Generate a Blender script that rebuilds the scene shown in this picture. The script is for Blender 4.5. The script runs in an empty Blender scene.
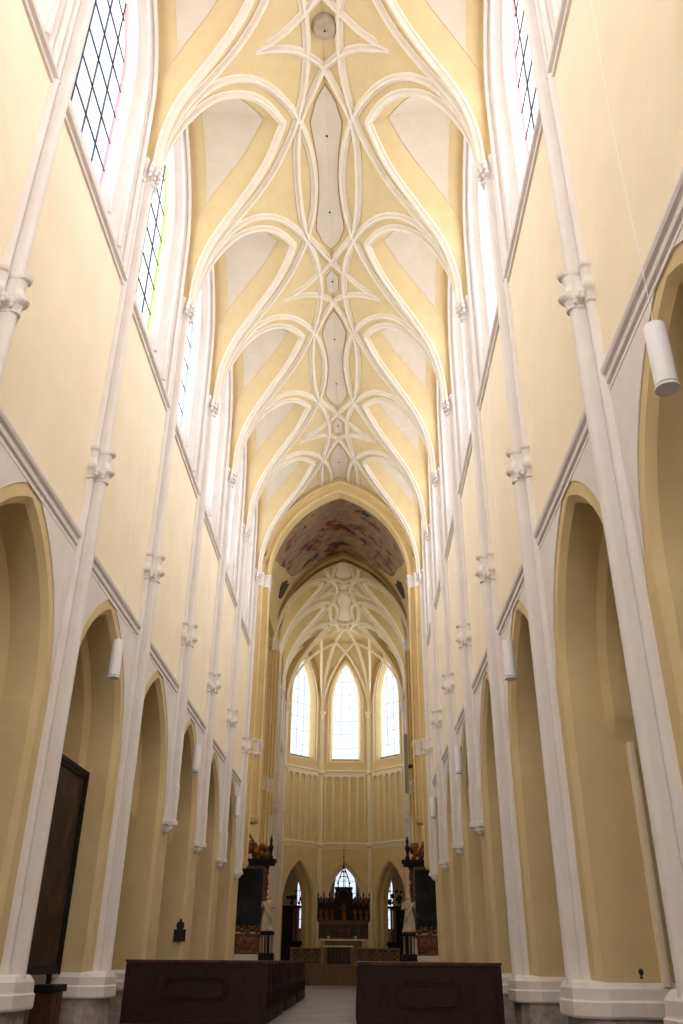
import bpy, bmesh, math, random
from mathutils import Vector, Matrix
random.seed(7)
PI = math.pi
scene = bpy.context.scene
COL = scene.collection

# ------------------------------------------------------------------ camera
def look_axes(p, y, r):
    F = Vector((math.sin(y)*math.cos(p), math.cos(y)*math.cos(p), math.sin(p)))
    R0 = Vector((math.cos(y), -math.sin(y), 0)); U0 = R0.cross(F)
    return R0*math.cos(r)+U0*math.sin(r), U0*math.cos(r)-R0*math.sin(r), F
cam = bpy.data.objects.new('camera', bpy.data.cameras.new('camera')); COL.objects.link(cam)
R_, U_, F_ = look_axes(.493, -.022, .009)
M4 = Matrix((R_, U_, -F_)).transposed().to_4x4(); M4.translation = Vector((1.16, 0, 1.45))
cam.matrix_world = M4
cam.data.sensor_fit = 'HORIZONTAL'; cam.data.sensor_width = 36; cam.data.lens = 835/683*36
cam.data.clip_end = 400
scene.camera = cam
# ------------------------------------------------------------------ world, exposure
w = bpy.data.worlds.new('sky'); scene.world = w; w.use_nodes = True
bg = w.node_tree.nodes['Background']; bg.inputs[0].default_value = (.84, .91, 1, 1); bg.inputs[1].default_value = 1.6
vs = scene.view_settings
vs.view_transform = 'Standard'; vs.look = 'None'; vs.gamma = 1; vs.use_curve_mapping = False
vs.exposure = -.62
scene.cycles.max_bounces = 10; scene.cycles.diffuse_bounces = 7; scene.cycles.transparent_max_bounces = 8
scene.cycles.use_denoising = True; scene.cycles.sample_clamp_indirect = 8
# daylight through the windows: radiance of the overcast sky behind each window
L_NAVE, L_APSE, L_AISLE, L_WEST, L_TRAN, L_AMB = 7.0, 4.6, 1.4, 10.0, 4.0, 2.0
DAY = (1.0, .975, .95)
def sky_panel(center, normal, wx, hz, rad, colr=DAY):
    """overcast sky seen through one window: an area light standing outside the glass"""
    l = bpy.data.lights.new('window_daylight', 'AREA'); l.shape = 'RECTANGLE'; l.size = wx; l.size_y = hz
    l.energy = rad*math.pi*wx*hz; l.color = colr
    o = bpy.data.objects.new('window_daylight', l); COL.objects.link(o)
    z = -Vector(normal).normalized(); x = Vector((0, 0, 1)).cross(z).normalized(); y = z.cross(x)
    m = Matrix((x, y, z)).transposed().to_4x4(); m.translation = Vector(center); o.matrix_world = m
    return o

# ------------------------------------------------------------------ materials
def srgb(c):
    return tuple(((v/255)/12.92 if v/255 <= .04045 else ((v/255+.055)/1.055)**2.4) for v in c)+(1,)
MATS = {}
def mat(name, c, rough=.8, c2=None, scale=3.0, metal=0, bump=0, bscale=30, detail=4, spec=.3, coat=0):
    if name in MATS: return MATS[name]
    m = bpy.data.materials.new(name); m.use_nodes = True; nt = m.node_tree; b = nt.nodes['Principled BSDF']
    b.inputs['Roughness'].default_value = rough; b.inputs['Metallic'].default_value = metal
    b.inputs['Specular IOR Level'].default_value = spec; b.inputs['Coat Weight'].default_value = coat
    b.inputs['Base Color'].default_value = srgb(c)
    tc = nt.nodes.new('ShaderNodeTexCoord')
    if c2:
        n = nt.nodes.new('ShaderNodeTexNoise'); n.inputs['Scale'].default_value = scale; n.inputs['Detail'].default_value = detail
        n.inputs['Roughness'].default_value = .6
        r = nt.nodes.new('ShaderNodeValToRGB'); r.color_ramp.elements[0].position = .35; r.color_ramp.elements[1].position = .68
        r.color_ramp.elements[0].color = srgb(c2); r.color_ramp.elements[1].color = srgb(c)
        nt.links.new(tc.outputs['Object'], n.inputs['Vector']); nt.links.new(n.outputs['Fac'], r.inputs['Fac'])
        nt.links.new(r.outputs['Color'], b.inputs['Base Color'])
    if bump:
        n2 = nt.nodes.new('ShaderNodeTexNoise'); n2.inputs['Scale'].default_value = bscale; n2.inputs['Detail'].default_value = 5
        bp = nt.nodes.new('ShaderNodeBump'); bp.inputs['Strength'].default_value = bump; bp.inputs['Distance'].default_value = .02
        nt.links.new(tc.outputs['Object'], n2.inputs['Vector']); nt.links.new(n2.outputs['Fac'], bp.inputs['Height'])
        nt.links.new(bp.outputs['Normal'], b.inputs['Normal'])
    MATS[name] = m; return m
WHITE = mat('white_paint', (233, 226, 222), .7, (226, 218, 213), 1.5, bump=.15, bscale=12)
RIBW = mat('rib_paint', (228, 218, 202), .7, (222, 210, 193), 1.5)
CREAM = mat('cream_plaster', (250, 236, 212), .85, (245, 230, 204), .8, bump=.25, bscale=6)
PIERY = mat('pier_ochre_plaster', (220, 197, 152), .85, (211, 187, 141), .9, bump=.3, bscale=5)
VAULTY = mat('vault_ochre', (216, 195, 150), .85, (209, 187, 142), 1.2, bump=.2, bscale=8)
VAULTW = mat('vault_off_white', (212, 199, 182), .85, (207, 193, 176), 1.0, bump=.2, bscale=8)
CHOIRY = mat('choir_ochre', (222, 199, 148), .8, (214, 190, 138), 1.0)
GROOVE = mat('panel_groove', (176, 138, 92), .9)
STONE = mat('grey_base_stone', (176, 166, 158), .85, (140, 130, 124), 5, bump=.6, bscale=20)
WOOD = mat('dark_pew_wood', (52, 25, 15), .5, (32, 15, 9), 6, spec=.25)
WOODR = mat('red_brown_wood', (96, 48, 28), .45, (52, 26, 17), 5, spec=.5)
BLACKW = mat('black_wood', (32, 23, 17), .6, (18, 13, 10), 6, spec=.2)
GOLD = mat('old_gilding', (150, 104, 46), .4, (72, 40, 20), 14, metal=.4, bump=.8, bscale=30)
MARB = mat('statue_white', (205, 192, 165), .6, (160, 145, 118), 7)
REDM = mat('red_marble_column', (140, 68, 36), .35, (92, 40, 22), 8)
LEAD = mat('lead_bar', (34, 34, 42), .5, metal=.3)
DARKM = mat('dark_metal', (28, 27, 27), .5)
LAMPW = mat('lamp_white', (240, 240, 242), .45)
GREYM = mat('grey_dish', (176, 160, 140), .6, (160, 144, 124), 3)
SPK = mat('loudspeaker_grey', (158, 150, 136), .6)
CLOTH = mat('altar_cloth', (225, 218, 205), .8)
DGLASS = mat('dark_altar_front', (30, 36, 36), .5, (16, 20, 20), 6, spec=.2)
RAILM = mat('carved_limestone', (140, 122, 94), .8, (104, 88, 64), 8, bump=.5)
GREEN = mat('green_plants', (60, 92, 38), .6, (40, 66, 28), 20)

def floor_mat():
    m = bpy.data.materials.new('grey_stone_slabs'); m.use_nodes = True; nt = m.node_tree; b = nt.nodes['Principled BSDF']
    tc = nt.nodes.new('ShaderNodeTexCoord')
    br = nt.nodes.new('ShaderNodeTexBrick'); br.inputs['Scale'].default_value = 1.0
    br.inputs['Brick Width'].default_value = .9; br.inputs['Row Height'].default_value = .9
    br.inputs['Mortar Size'].default_value = .012; br.inputs['Color1'].default_value = srgb((118, 114, 112)); br.inputs['Color2'].default_value = srgb((92, 88, 86))
    br.inputs['Mortar'].default_value = srgb((70, 66, 64))
    n = nt.nodes.new('ShaderNodeTexNoise'); n.inputs['Scale'].default_value = 1.6; n.inputs['Detail'].default_value = 8
    mp = nt.nodes.new('ShaderNodeMapRange'); mp.inputs[1].default_value = .3; mp.inputs[2].default_value = .7; mp.inputs[3].default_value = .7; mp.inputs[4].default_value = 1.15
    mx = nt.nodes.new('ShaderNodeMix'); mx.data_type = 'RGBA'; mx.blend_type = 'MULTIPLY'; mx.inputs[0].default_value = 1
    nt.links.new(tc.outputs['Object'], br.inputs['Vector']); nt.links.new(tc.outputs['Object'], n.inputs['Vector'])
    nt.links.new(n.outputs['Fac'], mp.inputs[0]); nt.links.new(br.outputs['Color'], mx.inputs[6]); nt.links.new(mp.outputs[0], mx.inputs[7])
    nt.links.new(mx.outputs[2], b.inputs['Base Color']); b.inputs['Roughness'].default_value = .45
    return m
FLOOR = floor_mat()
def glass_mat(name, tint, haze=.12):
    m = bpy.data.materials.new(name); m.use_nodes = True; nt = m.node_tree
    for n in list(nt.nodes):
        if n.type != 'OUTPUT_MATERIAL': nt.nodes.remove(n)
    out = [n for n in nt.nodes if n.type == 'OUTPUT_MATERIAL'][0]
    t = nt.nodes.new('ShaderNodeBsdfTransparent'); t.inputs[0].default_value = srgb(tint)
    d = nt.nodes.new('ShaderNodeBsdfTranslucent'); d.inputs[0].default_value = srgb(tint)
    mx = nt.nodes.new('ShaderNodeMixShader'); mx.inputs[0].default_value = haze
    nt.links.new(t.outputs[0], mx.inputs[1]); nt.links.new(d.outputs[0], mx.inputs[2]); nt.links.new(mx.outputs[0], out.inputs[0])
    return m
GLASS = glass_mat('leaded_clear_glass', (244, 247, 252))
GPINK = glass_mat('pink_border_glass', (220, 140, 165), .45); GGREEN = glass_mat('green_border_glass', (140, 196, 72), .45)
GBLUE = glass_mat('blue_border_glass', (120, 180, 225), .5); GPALE = glass_mat('pale_border_glass', (225, 230, 238), .3)

def fresco_mat(name='fresco', scale=.42):
    m = bpy.data.materials.new(name); m.use_nodes = True; nt = m.node_tree; b = nt.nodes['Principled BSDF']; b.inputs['Roughness'].default_value = .85
    tc = nt.nodes.new('ShaderNodeTexCoord')
    n = nt.nodes.new('ShaderNodeTexNoise'); n.inputs['Scale'].default_value = scale; n.inputs['Detail'].default_value = 12; n.inputs['Roughness'].default_value = .68; n.inputs['Distortion'].default_value = .3
    r = nt.nodes.new('ShaderNodeValToRGB'); cr = r.color_ramp
    stops = [(.30, (84, 60, 48)), (.40, (142, 110, 90)), (.47, (184, 152, 116)), (.54, (150, 132, 122)), (.62, (190, 160, 114)), (.74, (150, 114, 74))]
    cr.elements[0].position, cr.elements[0].color = stops[0][0], srgb(stops[0][1]); cr.elements[1].position, cr.elements[1].color = stops[-1][0], srgb(stops[-1][1])
    for p, c in stops[1:-1]: e = cr.elements.new(p); e.color = srgb(c)
    n2 = nt.nodes.new('ShaderNodeTexNoise'); n2.inputs['Scale'].default_value = scale*1.7; n2.inputs['Detail'].default_value = 7; n2.inputs['Roughness'].default_value = .62; n2.inputs['Distortion'].default_value = .3
    r2 = nt.nodes.new('ShaderNodeValToRGB'); r2.color_ramp.elements[0].position = .55; r2.color_ramp.elements[1].position = .61
    n3 = nt.nodes.new('ShaderNodeTexNoise'); n3.inputs['Scale'].default_value = scale*2.3; n3.inputs['Detail'].default_value = 6
    r3 = nt.nodes.new('ShaderNodeValToRGB'); c3 = r3.color_ramp; c3.interpolation = 'EASE'
    c3.elements[0].position, c3.elements[0].color = .36, srgb((62, 78, 74)); c3.elements[1].position, c3.elements[1].color = .66, srgb((54, 26, 26))
    e = c3.elements.new(.45); e.color = srgb((112, 40, 30)); e = c3.elements.new(.55); e.color = srgb((150, 96, 60))
    mx = nt.nodes.new('ShaderNodeMix'); mx.data_type = 'RGBA'
    for q in (n, n2, n3): nt.links.new(tc.outputs['Object'], q.inputs['Vector'])
    nt.links.new(n.outputs['Fac'], r.inputs[0]); nt.links.new(n2.outputs['Fac'], r2.inputs[0]); nt.links.new(n3.outputs['Fac'], r3.inputs[0])
    nt.links.new(r2.outputs[0], mx.inputs[0]); nt.links.new(r.outputs[0], mx.inputs[6]); nt.links.new(r3.outputs[0], mx.inputs[7])
    nt.links.new(mx.outputs[2], b.inputs['Base Color'])
    return m
FRESCO = fresco_mat()
def oilpaint_mat(name, dark, mid, hi, scale=1.2):
    m = bpy.data.materials.new(name); m.use_nodes = True; nt = m.node_tree; b = nt.nodes['Principled BSDF']; b.inputs['Roughness'].default_value = .6; b.inputs['Specular IOR Level'].default_value = .2
    tc = nt.nodes.new('ShaderNodeTexCoord'); n = nt.nodes.new('ShaderNodeTexNoise'); n.inputs['Scale'].default_value = scale; n.inputs['Detail'].default_value = 5; n.inputs['Distortion'].default_value = .8
    r = nt.nodes.new('ShaderNodeValToRGB'); cr = r.color_ramp; cr.elements[0].position = .45; cr.elements[0].color = srgb(dark); cr.elements[1].position = .78; cr.elements[1].color = srgb(hi)
    e = cr.elements.new(.62); e.color = srgb(mid)
    nt.links.new(tc.outputs['Object'], n.inputs['Vector']); nt.links.new(n.outputs['Fac'], r.inputs[0]); nt.links.new(r.outputs[0], b.inputs['Base Color'])
    return m
OIL = oilpaint_mat('dark_old_oil_painting', (44, 31, 22), (66, 46, 31), (112, 80, 56), 1.1)
OIL2 = oilpaint_mat('dark_altar_painting', (19, 17, 17), (34, 40, 48), (116, 80, 50), .9)

# ------------------------------------------------------------------ mesh helpers
class MB:
    def __init__(s): s.v = []; s.f = []
    def grid(s, P, cu=False, cv=False):
        b = len(s.v); n = len(P); m = len(P[0])
        for row in P: s.v += [tuple(q) for q in row]
        for i in range(n if cu else n-1):
            for j in range(m if cv else m-1):
                a = b+i*m+j; c = b+i*m+(j+1) % m; d = b+((i+1) % n)*m+(j+1) % m; e = b+((i+1) % n)*m+j
                s.f.append((a, c, d, e))
        return s
    def poly(s, pts):
        b = len(s.v); s.v += [tuple(p) for p in pts]; s.f.append(tuple(range(b, b+len(pts)))); return s
    def box(s, x0, x1, y0, y1, z0, z1):
        b = len(s.v)
        s.v += [(x0, y0, z0), (x1, y0, z0), (x1, y1, z0), (x0, y1, z0), (x0, y0, z1), (x1, y0, z1), (x1, y1, z1), (x0, y1, z1)]
        s.f += [tuple(b+i for i in q) for q in ((0, 3, 2, 1), (4, 5, 6, 7), (0, 1, 5, 4), (1, 2, 6, 5), (2, 3, 7, 6), (3, 0, 4, 7))]
        return s
    def prism(s, pts, off):
        """closed polygon (3-D points) extruded by the vector off"""
        o = Vector(off); a = [Vector(p) for p in pts]; c = [p+o for p in a]
        s.poly(a); s.poly(list(reversed(c))); s.grid([a, c], cv=True); return s
    def lathe(s, prof, c=(0, 0, 0), seg=16, a0=0, a1=2*PI, sx=1, sy=1, cap=True):
        full = abs(a1-a0-2*PI) < 1e-6; n = seg if full else seg+1
        rows = [[(c[0]+sx*r*math.cos(a0+(a1-a0)*k/seg), c[1]+sy*r*math.sin(a0+(a1-a0)*k/seg), c[2]+z) for k in range(n)] for r, z in prof]
        s.grid(rows, cv=full)
        if cap: s.poly(list(reversed(rows[0]))); s.poly(rows[-1])
        return s
    def sweep(s, path, nrm, prof, closed=False, cap=True):
        """profile (a sideways, b along the normal) carried along a path"""
        n = len(path); path = [Vector(p) for p in path]; rows = []
        for i, p in enumerate(path):
            if closed: t = path[(i+1) % n]-path[i-1]
            else: t = path[min(i+1, n-1)]-path[max(i-1, 0)]
            t.normalize(); nv = Vector(nrm[i] if isinstance(nrm, list) else nrm); sd = t.cross(nv).normalized(); nv = sd.cross(t).normalized()
            rows.append([p+sd*a+nv*b for a, b in prof])
        s.grid(rows, cu=closed, cv=True)
        if cap and not closed: s.poly(rows[0]); s.poly(list(reversed(rows[-1])))
        return s
    def tube(s, path, r, seg=8, nrm=(0.13, .21, .97)):
        rr = r if isinstance(r, (list, tuple)) else [r]*len(path)
        n = len(path); path = [Vector(p) for p in path]; rows = []
        for i, p in enumerate(path):
            t = (path[min(i+1, n-1)]-path[max(i-1, 0)]).normalized(); sd = t.cross(Vector(nrm)).normalized(); nv = sd.cross(t)
            rows.append([p+(sd*math.cos(2*PI*k/seg)+nv*math.sin(2*PI*k/seg))*rr[i] for k in range(seg)])
        s.grid(rows, cv=True); s.poly(rows[0]); s.poly(list(reversed(rows[-1]))); return s
    def ball(s, c, r, seg=10, rings=6, sx=1, sy=1, sz=1):
        return s.lathe([(max(.001, r*math.sin(PI*i/rings)), -r*math.cos(PI*i/rings)*sz) for i in range(rings+1)], c, seg, sx=sx, sy=sy)
    def build(s, name, m, parent=None, smooth=False, bevel=0, solid=0, weld=True):
        me = bpy.data.meshes.new(name); me.from_pydata(s.v, [], s.f)
        bm = bmesh.new(); bm.from_mesh(me)
        if weld: bmesh.ops.remove_doubles(bm, verts=bm.verts, dist=1e-4)
        bmesh.ops.recalc_face_normals(bm, faces=bm.faces)
        if smooth:
            for f in bm.faces: f.smooth = True
            for e in bm.edges:
                if len(e.link_faces) == 2 and e.calc_face_angle(0) > .6: e.smooth = False
        bm.to_mesh(me); bm.free(); me.materials.append(m)
        o = bpy.data.objects.new(name, me); COL.objects.link(o)
        if parent: o.parent = parent
        if bevel:
            b = o.modifiers.new('bevel', 'BEVEL'); b.width = bevel; b.segments = 2; b.limit_method = 'ANGLE'
        if solid:
            q = o.modifiers.new('solid', 'SOLIDIFY'); q.thickness = solid; q.offset = 0
        return o
def tag(o, label=None, cat=None, group=None, kind=None):
    if label: o['label'] = label
    if cat: o['category'] = cat
    if group: o['group'] = group
    if kind: o['kind'] = kind
    return o
def struct(o, label=None): return tag(o, label, kind='structure')
def empty(name, loc=(0, 0, 0), rz=0):
    o = bpy.data.objects.new(name, None); COL.objects.link(o); o.location = loc; o.rotation_euler = (0, 0, rz); o.empty_display_size = .2
    return o
def copy_tree(o, parent=None):
    c = o.copy(); COL.objects.link(c); c.parent = parent
    for ch in list(o.children): copy_tree(ch, c)
    return c
def lin(a, b, n): return [a+(b-a)*i/(n-1) for i in range(n)]

def arch_h(t, half, rise):
    """height over the springing of a pointed (two-centred) arch"""
    t = min(abs(t), half); c = (rise*rise-half*half)/(2*half)
    return math.sqrt(max(0, (half+c)**2-(t+c)**2))
def arch_line(half, rise, n=10):
    """(t, h) from -half over the crown to +half, evenly by angle"""
    c = (rise*rise-half*half)/(2*half); R = half+c; a1 = math.atan2(rise, c); pts = []
    for i in range(n+1):
        a = a1*i/n; pts.append((R*math.cos(a)-c, R*math.sin(a)))
    pts[-1] = (0, rise)
    return [(-t, h) for t, h in pts]+[(t, h) for t, h in reversed(pts[:-1])]

# ------------------------------------------------------------------ plan
BAY = 5.94; Y0 = 11.29
def row(k): return Y0+BAY*k
WALL = 5.25; H_SPR = 22.4; H_STR = 9.97; H_THIN = 17.75; H_CAP = 22.4; H_MID = 11.97
ROWS = list(range(-3, 7))
SIDES = ((-1, 'left'), (1, 'right'))

# ================================================================== floor
mb = MB(); mb.box(-14, 14, -9, 80, -.3, 0)
struct(mb.build('floor', FLOOR), 'grey worn stone slab floor of the nave')

# ================================================================== nave walls
ARC = [(5.25, 0), (5.38, .13), (6.0, .15), (6.14, .33), (6.9, .42), (7.15, .42)]
AH, AS, AR = 2.3, 6.1, 3.35
def arcade_outline(off, z0):
    h = AH-off; r = AR-off*1.15
    L = arch_line(h, r, 12)
    return [(-h, z0)]+[(t, AS+q) for t, q in L]+[(h, z0)]
WH, WS, WR, WB = 2.55, 24.6, 4.3, 17.85      # window opening at the wall face
GH, GS, GR, GB, GD = 1.8, 24.9, 3.3, 20.1, 5.95  # glass
def win_outline(half, spr, rise, bot, n=10):
    """closed outline, fixed count of points"""
    L = arch_line(half, rise, n)
    left = [(-half, z) for z in lin(bot, spr, 6)][:-1]
    return left+[(t, spr+h) for t, h in L]+list(reversed([(half, z) for z in lin(bot, spr, 6)][:-1]))
def upper_bay(mb, S, yc, hl, k=1.0):
    """wall face above the string course with its window hole; k scales the widths"""
    for a, b in ((-hl, -WH*k), (WH*k, hl)):
        mb.grid([[S(WALL, yc+a, z) for z in (9.6, 17, 24, 30.2)], [S(WALL, yc+b, z) for z in (9.6, 17, 24, 30.2)]])
    ts = [t for t, h in arch_line(WH*k, WR, 12)]
    mb.grid([[S(WALL, yc+t, 9.6), S(WALL, yc+t, WB)] for t in ts])
    mb.grid([[S(WALL, yc+t, WS+arch_h(t, WH*k, WR)), S(WALL, yc+t, 30.2)] for t in ts])
def lower_bay(mb, S, yc, hl, k=1.0):
    for a, b in ((-hl, -AH*k), (AH*k, hl)):
        mb.grid([[S(WALL, yc+a, z) for z in (6.0, 9.7)], [S(WALL, yc+b, z) for z in (6.0, 9.7)]])
    ts = [t for t, h in arch_line(AH*k, AR, 12)]
    mb.grid([[S(WALL, yc+t, AS+arch_h(t, AH*k, AR)), S(WALL, yc+t, 9.7)] for t in ts])
    # back face towards the aisle
    h = AH*k-.42; ts = [t for t, q in arch_line(h, AR-.48, 12)]
    for a, b in ((-hl, -h), (h, hl)):
        mb.grid([[S(7.15, yc+a, z) for z in (6.0, 13)], [S(7.15, yc+b, z) for z in (6.0, 13)]])
    mb.grid([[S(7.15, yc+t, AS+arch_h(t, h, AR-.48)), S(7.15, yc+t, 13)] for t in ts])
def side_fn(sd): return lambda d, y, z: (sd*d, y, z)

walls = {}
for sd, sn in SIDES:
    S = side_fn(sd)
    mb = MB()
    for k in ROWS[:-1]: upper_bay(mb, S, row(k)+BAY/2, BAY/2)
    wl = struct(mb.build('wall_'+sn, CREAM), 'cream plastered nave wall on the '+sn); walls[sn] = wl
    mb = MB()
    for k in ROWS[:-1]: lower_bay(mb, S, row(k)+BAY/2, BAY/2)
    mb.build('arcade_wall', PIERY, wl)
    for k in ROWS[:-1]:
        yc = row(k)+BAY/2; m2 = MB()
        m2.grid([[S(d, yc+t, z) for t, z in arcade_outline(off, 6.0)] for d, off in ARC])
        m2.build('arch_soffit', PIERY, wl, smooth=True)
        # white spandrel fields either side of the arch
        m3 = MB()
        for q in (-1, 1):
            ts = lin(0.16, 2.52, 14)
            m3.grid([[S(5.235, yc+q*t, AS+arch_h(t, 2.55, AR+.28)), S(5.235, yc+q*t, 9.66)] for t in ts if AS+arch_h(t, 2.55, AR+.28) < 9.64])
            zl = 1.1 if (k if q < 0 else k+1) <= 2 else 5.7
            m3.grid([[S(5.235, yc+q*a, z) for a, z in ((2.70, zl), (2.69, 5.85), (2.66, 6.0), (2.56, 7.2), (2.52, 8.2), (2.52, 9.66))], [S(5.235, yc+q*2.80, z) for z in (zl, 5.85, 6.0, 7.2, 8.2, 9.66)]])
        m3.build('spandrel_field', WHITE, wl, solid=.02)

# ================================================================== piers
def pier_poly(mul, grow=0, front=0):
    L = []
    for d, off in ARC: L.append((d, .67+off*(mul if d > 5.5 else (.55+.45*mul))+grow))
    L[0] = (L[0][0]-front, L[0][1]); L[-1] = (L[-1][0]+grow, L[-1][1])
    return L+[(d, -y) for d, y in reversed(L)]
def fit(poly, fade):  # height-dependent width so the orders die into the pier
    return poly
ordn = ['nearest', 'second', 'third', 'fourth', 'fifth', 'sixth', 'last']
def pier(sd, sn, k):
    S = side_fn(sd); y = row(k)
    t = empty('arcade_pier', (sd*6.2, y, 0))
    inv = lambda pts: [Vector(p)-Vector((sd*6.2, y, 0)) for p in pts]
    mb = MB(); R = []
    for z, mul in ((1.1, .25), (5.0, .25), (5.35, .55), (5.6, .9), (5.75, 1), (6.0, 1)):
        R.append(inv([S(d, y+q, z) for d, q in pier_poly(mul)]))
    mb.grid(R, cv=True); mb.build('pier_body', PIERY, t, smooth=True)
    big = k <= 2
    fr = .42 if big else .14
    mb = MB(); R = []
    for z, g in ((.62, .0), (.62, .14), (.66, .17), (.86, .17), (.88, .13), (.9, .12), (1.06, .11), (1.15, .01), (1.18, -.05)):
        pl = pier_poly(.25, g, fr-(.2-g)*.4); c = pl[0]; e = pl[-1]
        pl = [(c[0], c[1]-.28*(1 if big else .2))]+[(5.25-fr*.35, c[1])]+pl[1:-1]+[(5.25-fr*.35, e[1])]+[(e[0], e[1]+.28*(1 if big else .2))]
        R.append(inv([S(d, y+q, z) for d, q in pl]))
    mb.grid(R, cv=True); mb.poly(R[0]); mb.poly(R[-1]); mb.build('white_plinth', WHITE, t)
    mb = MB(); R = []
    for z, g in ((0, .14), (.05, .12), (.63, .08)):
        pl = pier_poly(.25, g, fr-.12); c = pl[0]; e = pl[-1]
        pl = [(c[0], c[1]-.28*(1 if big else .2))]+[(5.25-fr*.35, c[1])]+pl[1:-1]+[(5.25-fr*.35, e[1])]+[(e[0], e[1]+.28*(1 if big else .2))]
        R.append(inv([S(d, y+q, z) for d, q in pl]))
    mb.grid(R, cv=True); mb.poly(R[-1]); mb.build('stone_base', STONE, t)
    return t
place = {-3: 'far behind the camera, next to the entrance', -2: 'behind the camera', -1: 'just beside the camera'}
for sd, sn in SIDES:
    for k in ROWS:
        t = pier(sd, sn, k)
        if sd > 0 and k == 1:      # added cream strip imitating the window-lit edge of an aisle pilaster
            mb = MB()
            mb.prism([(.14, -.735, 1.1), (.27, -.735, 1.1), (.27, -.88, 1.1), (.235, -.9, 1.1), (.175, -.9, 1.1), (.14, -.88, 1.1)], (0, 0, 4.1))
            mb.build('lit_edge_strip', CREAM, t)
        vis = [q for q in ROWS if q >= (1 if sd < 0 else 0)]
        if k in vis:
            i = vis.index(k); n = len(vis)
            lab = 'ochre arcade pier on white plinth, %s on the %s side counted from the camera' % (['nearest', 'second', 'third', 'fourth', 'fifth', 'sixth', 'seventh'][i], sn)
        else: lab = 'ochre arcade pier on the %s, %s' % (sn, {-3: 'at the west end', -2: 'second from the west end', -1: 'third from the west end', 0: 'fourth from the west end'}[k])
        tag(t, lab, 'pier', 'piers of the %s arcade' % sn)

# ================================================================== wall shafts (responds) with capitals
def shaft_ring(dc, t0, rc, rs, back):
    """outline (d, t): centre colonnette between two slimmer ones"""
    P = [(back, -(t0+rs))]
    for i in range(8): a = PI*i/7*.86; P.append((dc+.17-rs*math.sin(a), -t0-rs*math.cos(a)))
    P.append((dc+.215, -(rc+.012)))
    for i in range(9): a = -PI*.62+PI*1.24*i/8; P.append((dc-rc*math.cos(a), rc*math.sin(a)))
    P.append((dc+.215, rc+.012))
    for i in range(8): a = PI*(1-i/7)*.86; P.append((dc+.17-rs*math.sin(a), t0-rs*math.cos(a)))
    P.append((back, t0+rs))
    return P
def make_shaft(sd, k, z0, corbel, ztop=H_CAP):
    t = empty('wall_shaft', (sd*5.2, 0, 0)); ox = sd*5.2
    def ring(sc, z, dc=5.02):
        return [(sd*(5.27-(5.27-d)*sc)-ox, q*sc, z) for d, q in shaft_ring(dc, .195, .10, .068, 5.27)]
    mb = MB(); mb.grid([ring(1.12, z0), ring(1.12, 6), ring(1.12, H_MID-.4)]); mb.build('lower_shaft', WHITE, t, smooth=True)
    mb = MB(); mb.grid([ring(1.0, H_MID+.3), ring(1.0, 17), ring(1.0, ztop-.3)]); mb.build('upper_shaft', WHITE, t, smooth=True)
    # middle capital: collar, leafy bell, collar
    mb = MB(); R = []
    for z, s in ((-.5, 1.12), (-.48, 1.28), (-.43, 1.28), (-.41, 1.14), (-.3, 1.3), (-.24, 1.52), (-.2, 1.6), (-.17, 1.6), (-.16, 1.46), (-.12, 1.5), (-.10, 1.32), (.08, 1.18), (.26, 1.26), (.30, 1.44), (.36, 1.5), (.38, 1.0)):
        R.append(ring(s, H_MID+z))
    mb.grid(R); mb.poly(R[-1]); mb.poly(R[0]); cp = mb.build('middle_capital', WHITE, t)
    mb = MB()
    for a in (-2, -1, 0, 1, 2):
        for zz, rr in ((-.38, .045), (-.29, .06)):
            mb.ball((sd*(4.86+.09*abs(a))-ox, a*.15, H_MID+zz), rr, 7, 5, sz=1.3)
    mb.build('leaf_carving', WHITE, cp, smooth=True)
    # vault capital
    mb = MB(); R = []
    for z, s in ((-.75, 1.0), (-.72, 1.2), (-.66, 1.22), (-.62, 1.05), (-.4, 1.1), (-.15, 1.35), (-.02, 1.5), (.0, 1.6), (.08, 1.62), (.1, 1.5), (.16, 1.45), (.2, 1.25)):
        R.append(ring(s, ztop+z))
    mb.grid(R); mb.poly(R[-1]); mb.poly(R[0]); cp = mb.build('vault_capital', WHITE, t)
    mb = MB()
    for a in (-2, -1, 0, 1, 2):
        for zz, rr in ((-.5, .06), (-.3, .08), (-.12, .08)):
            mb.ball((sd*(4.80+.08*abs(a)-(zz+.5)*.12)-ox, a*.15, ztop+zz), rr, 7, 5, sz=1.3)
    mb.build('leaf_carving', WHITE, cp, smooth=True)
    if corbel:
        mb = MB(); R = []
        for z, s in ((-.5, .35), (-.46, .7), (-.38, .95), (-.3, 1.0), (-.26, 1.3), (-.14, 1.34), (-.1, 1.16), (1.0, 1.2), (1.04, 1.12)):
            R.append(ring(s, z0+z))
        mb.grid(R); mb.poly(R[0]); mb.poly(R[-1]); mb.build('corbel', WHITE, t)
    return t
for sd, sn in SIDES:
    proto = {}
    vis = [q for q in ROWS if q >= 0]
    for k in ROWS:
        c = k >= 3
        if c not in proto: t = proto[c] = make_shaft(sd, k, 5.6 if c else 1.08, c)
        else: t = copy_tree(proto[c])
        t.location.y = row(k)
        if k >= 0:
            lab = 'white %s wall shaft with leafy capitals, %s from the camera, %s wall' % ('corbelled' if c else 'full-height', ['first', 'second', 'third', 'fourth', 'fifth', 'sixth', 'seventh'][k], sn)
        else: lab = 'white clustered wall shaft on the %s wall near the west end, %s from the west' % (sn, ['first', 'second', 'third'][k+3])
        tag(t, lab, 'wall shaft', 'wall shafts along the %s wall' % sn)

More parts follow.
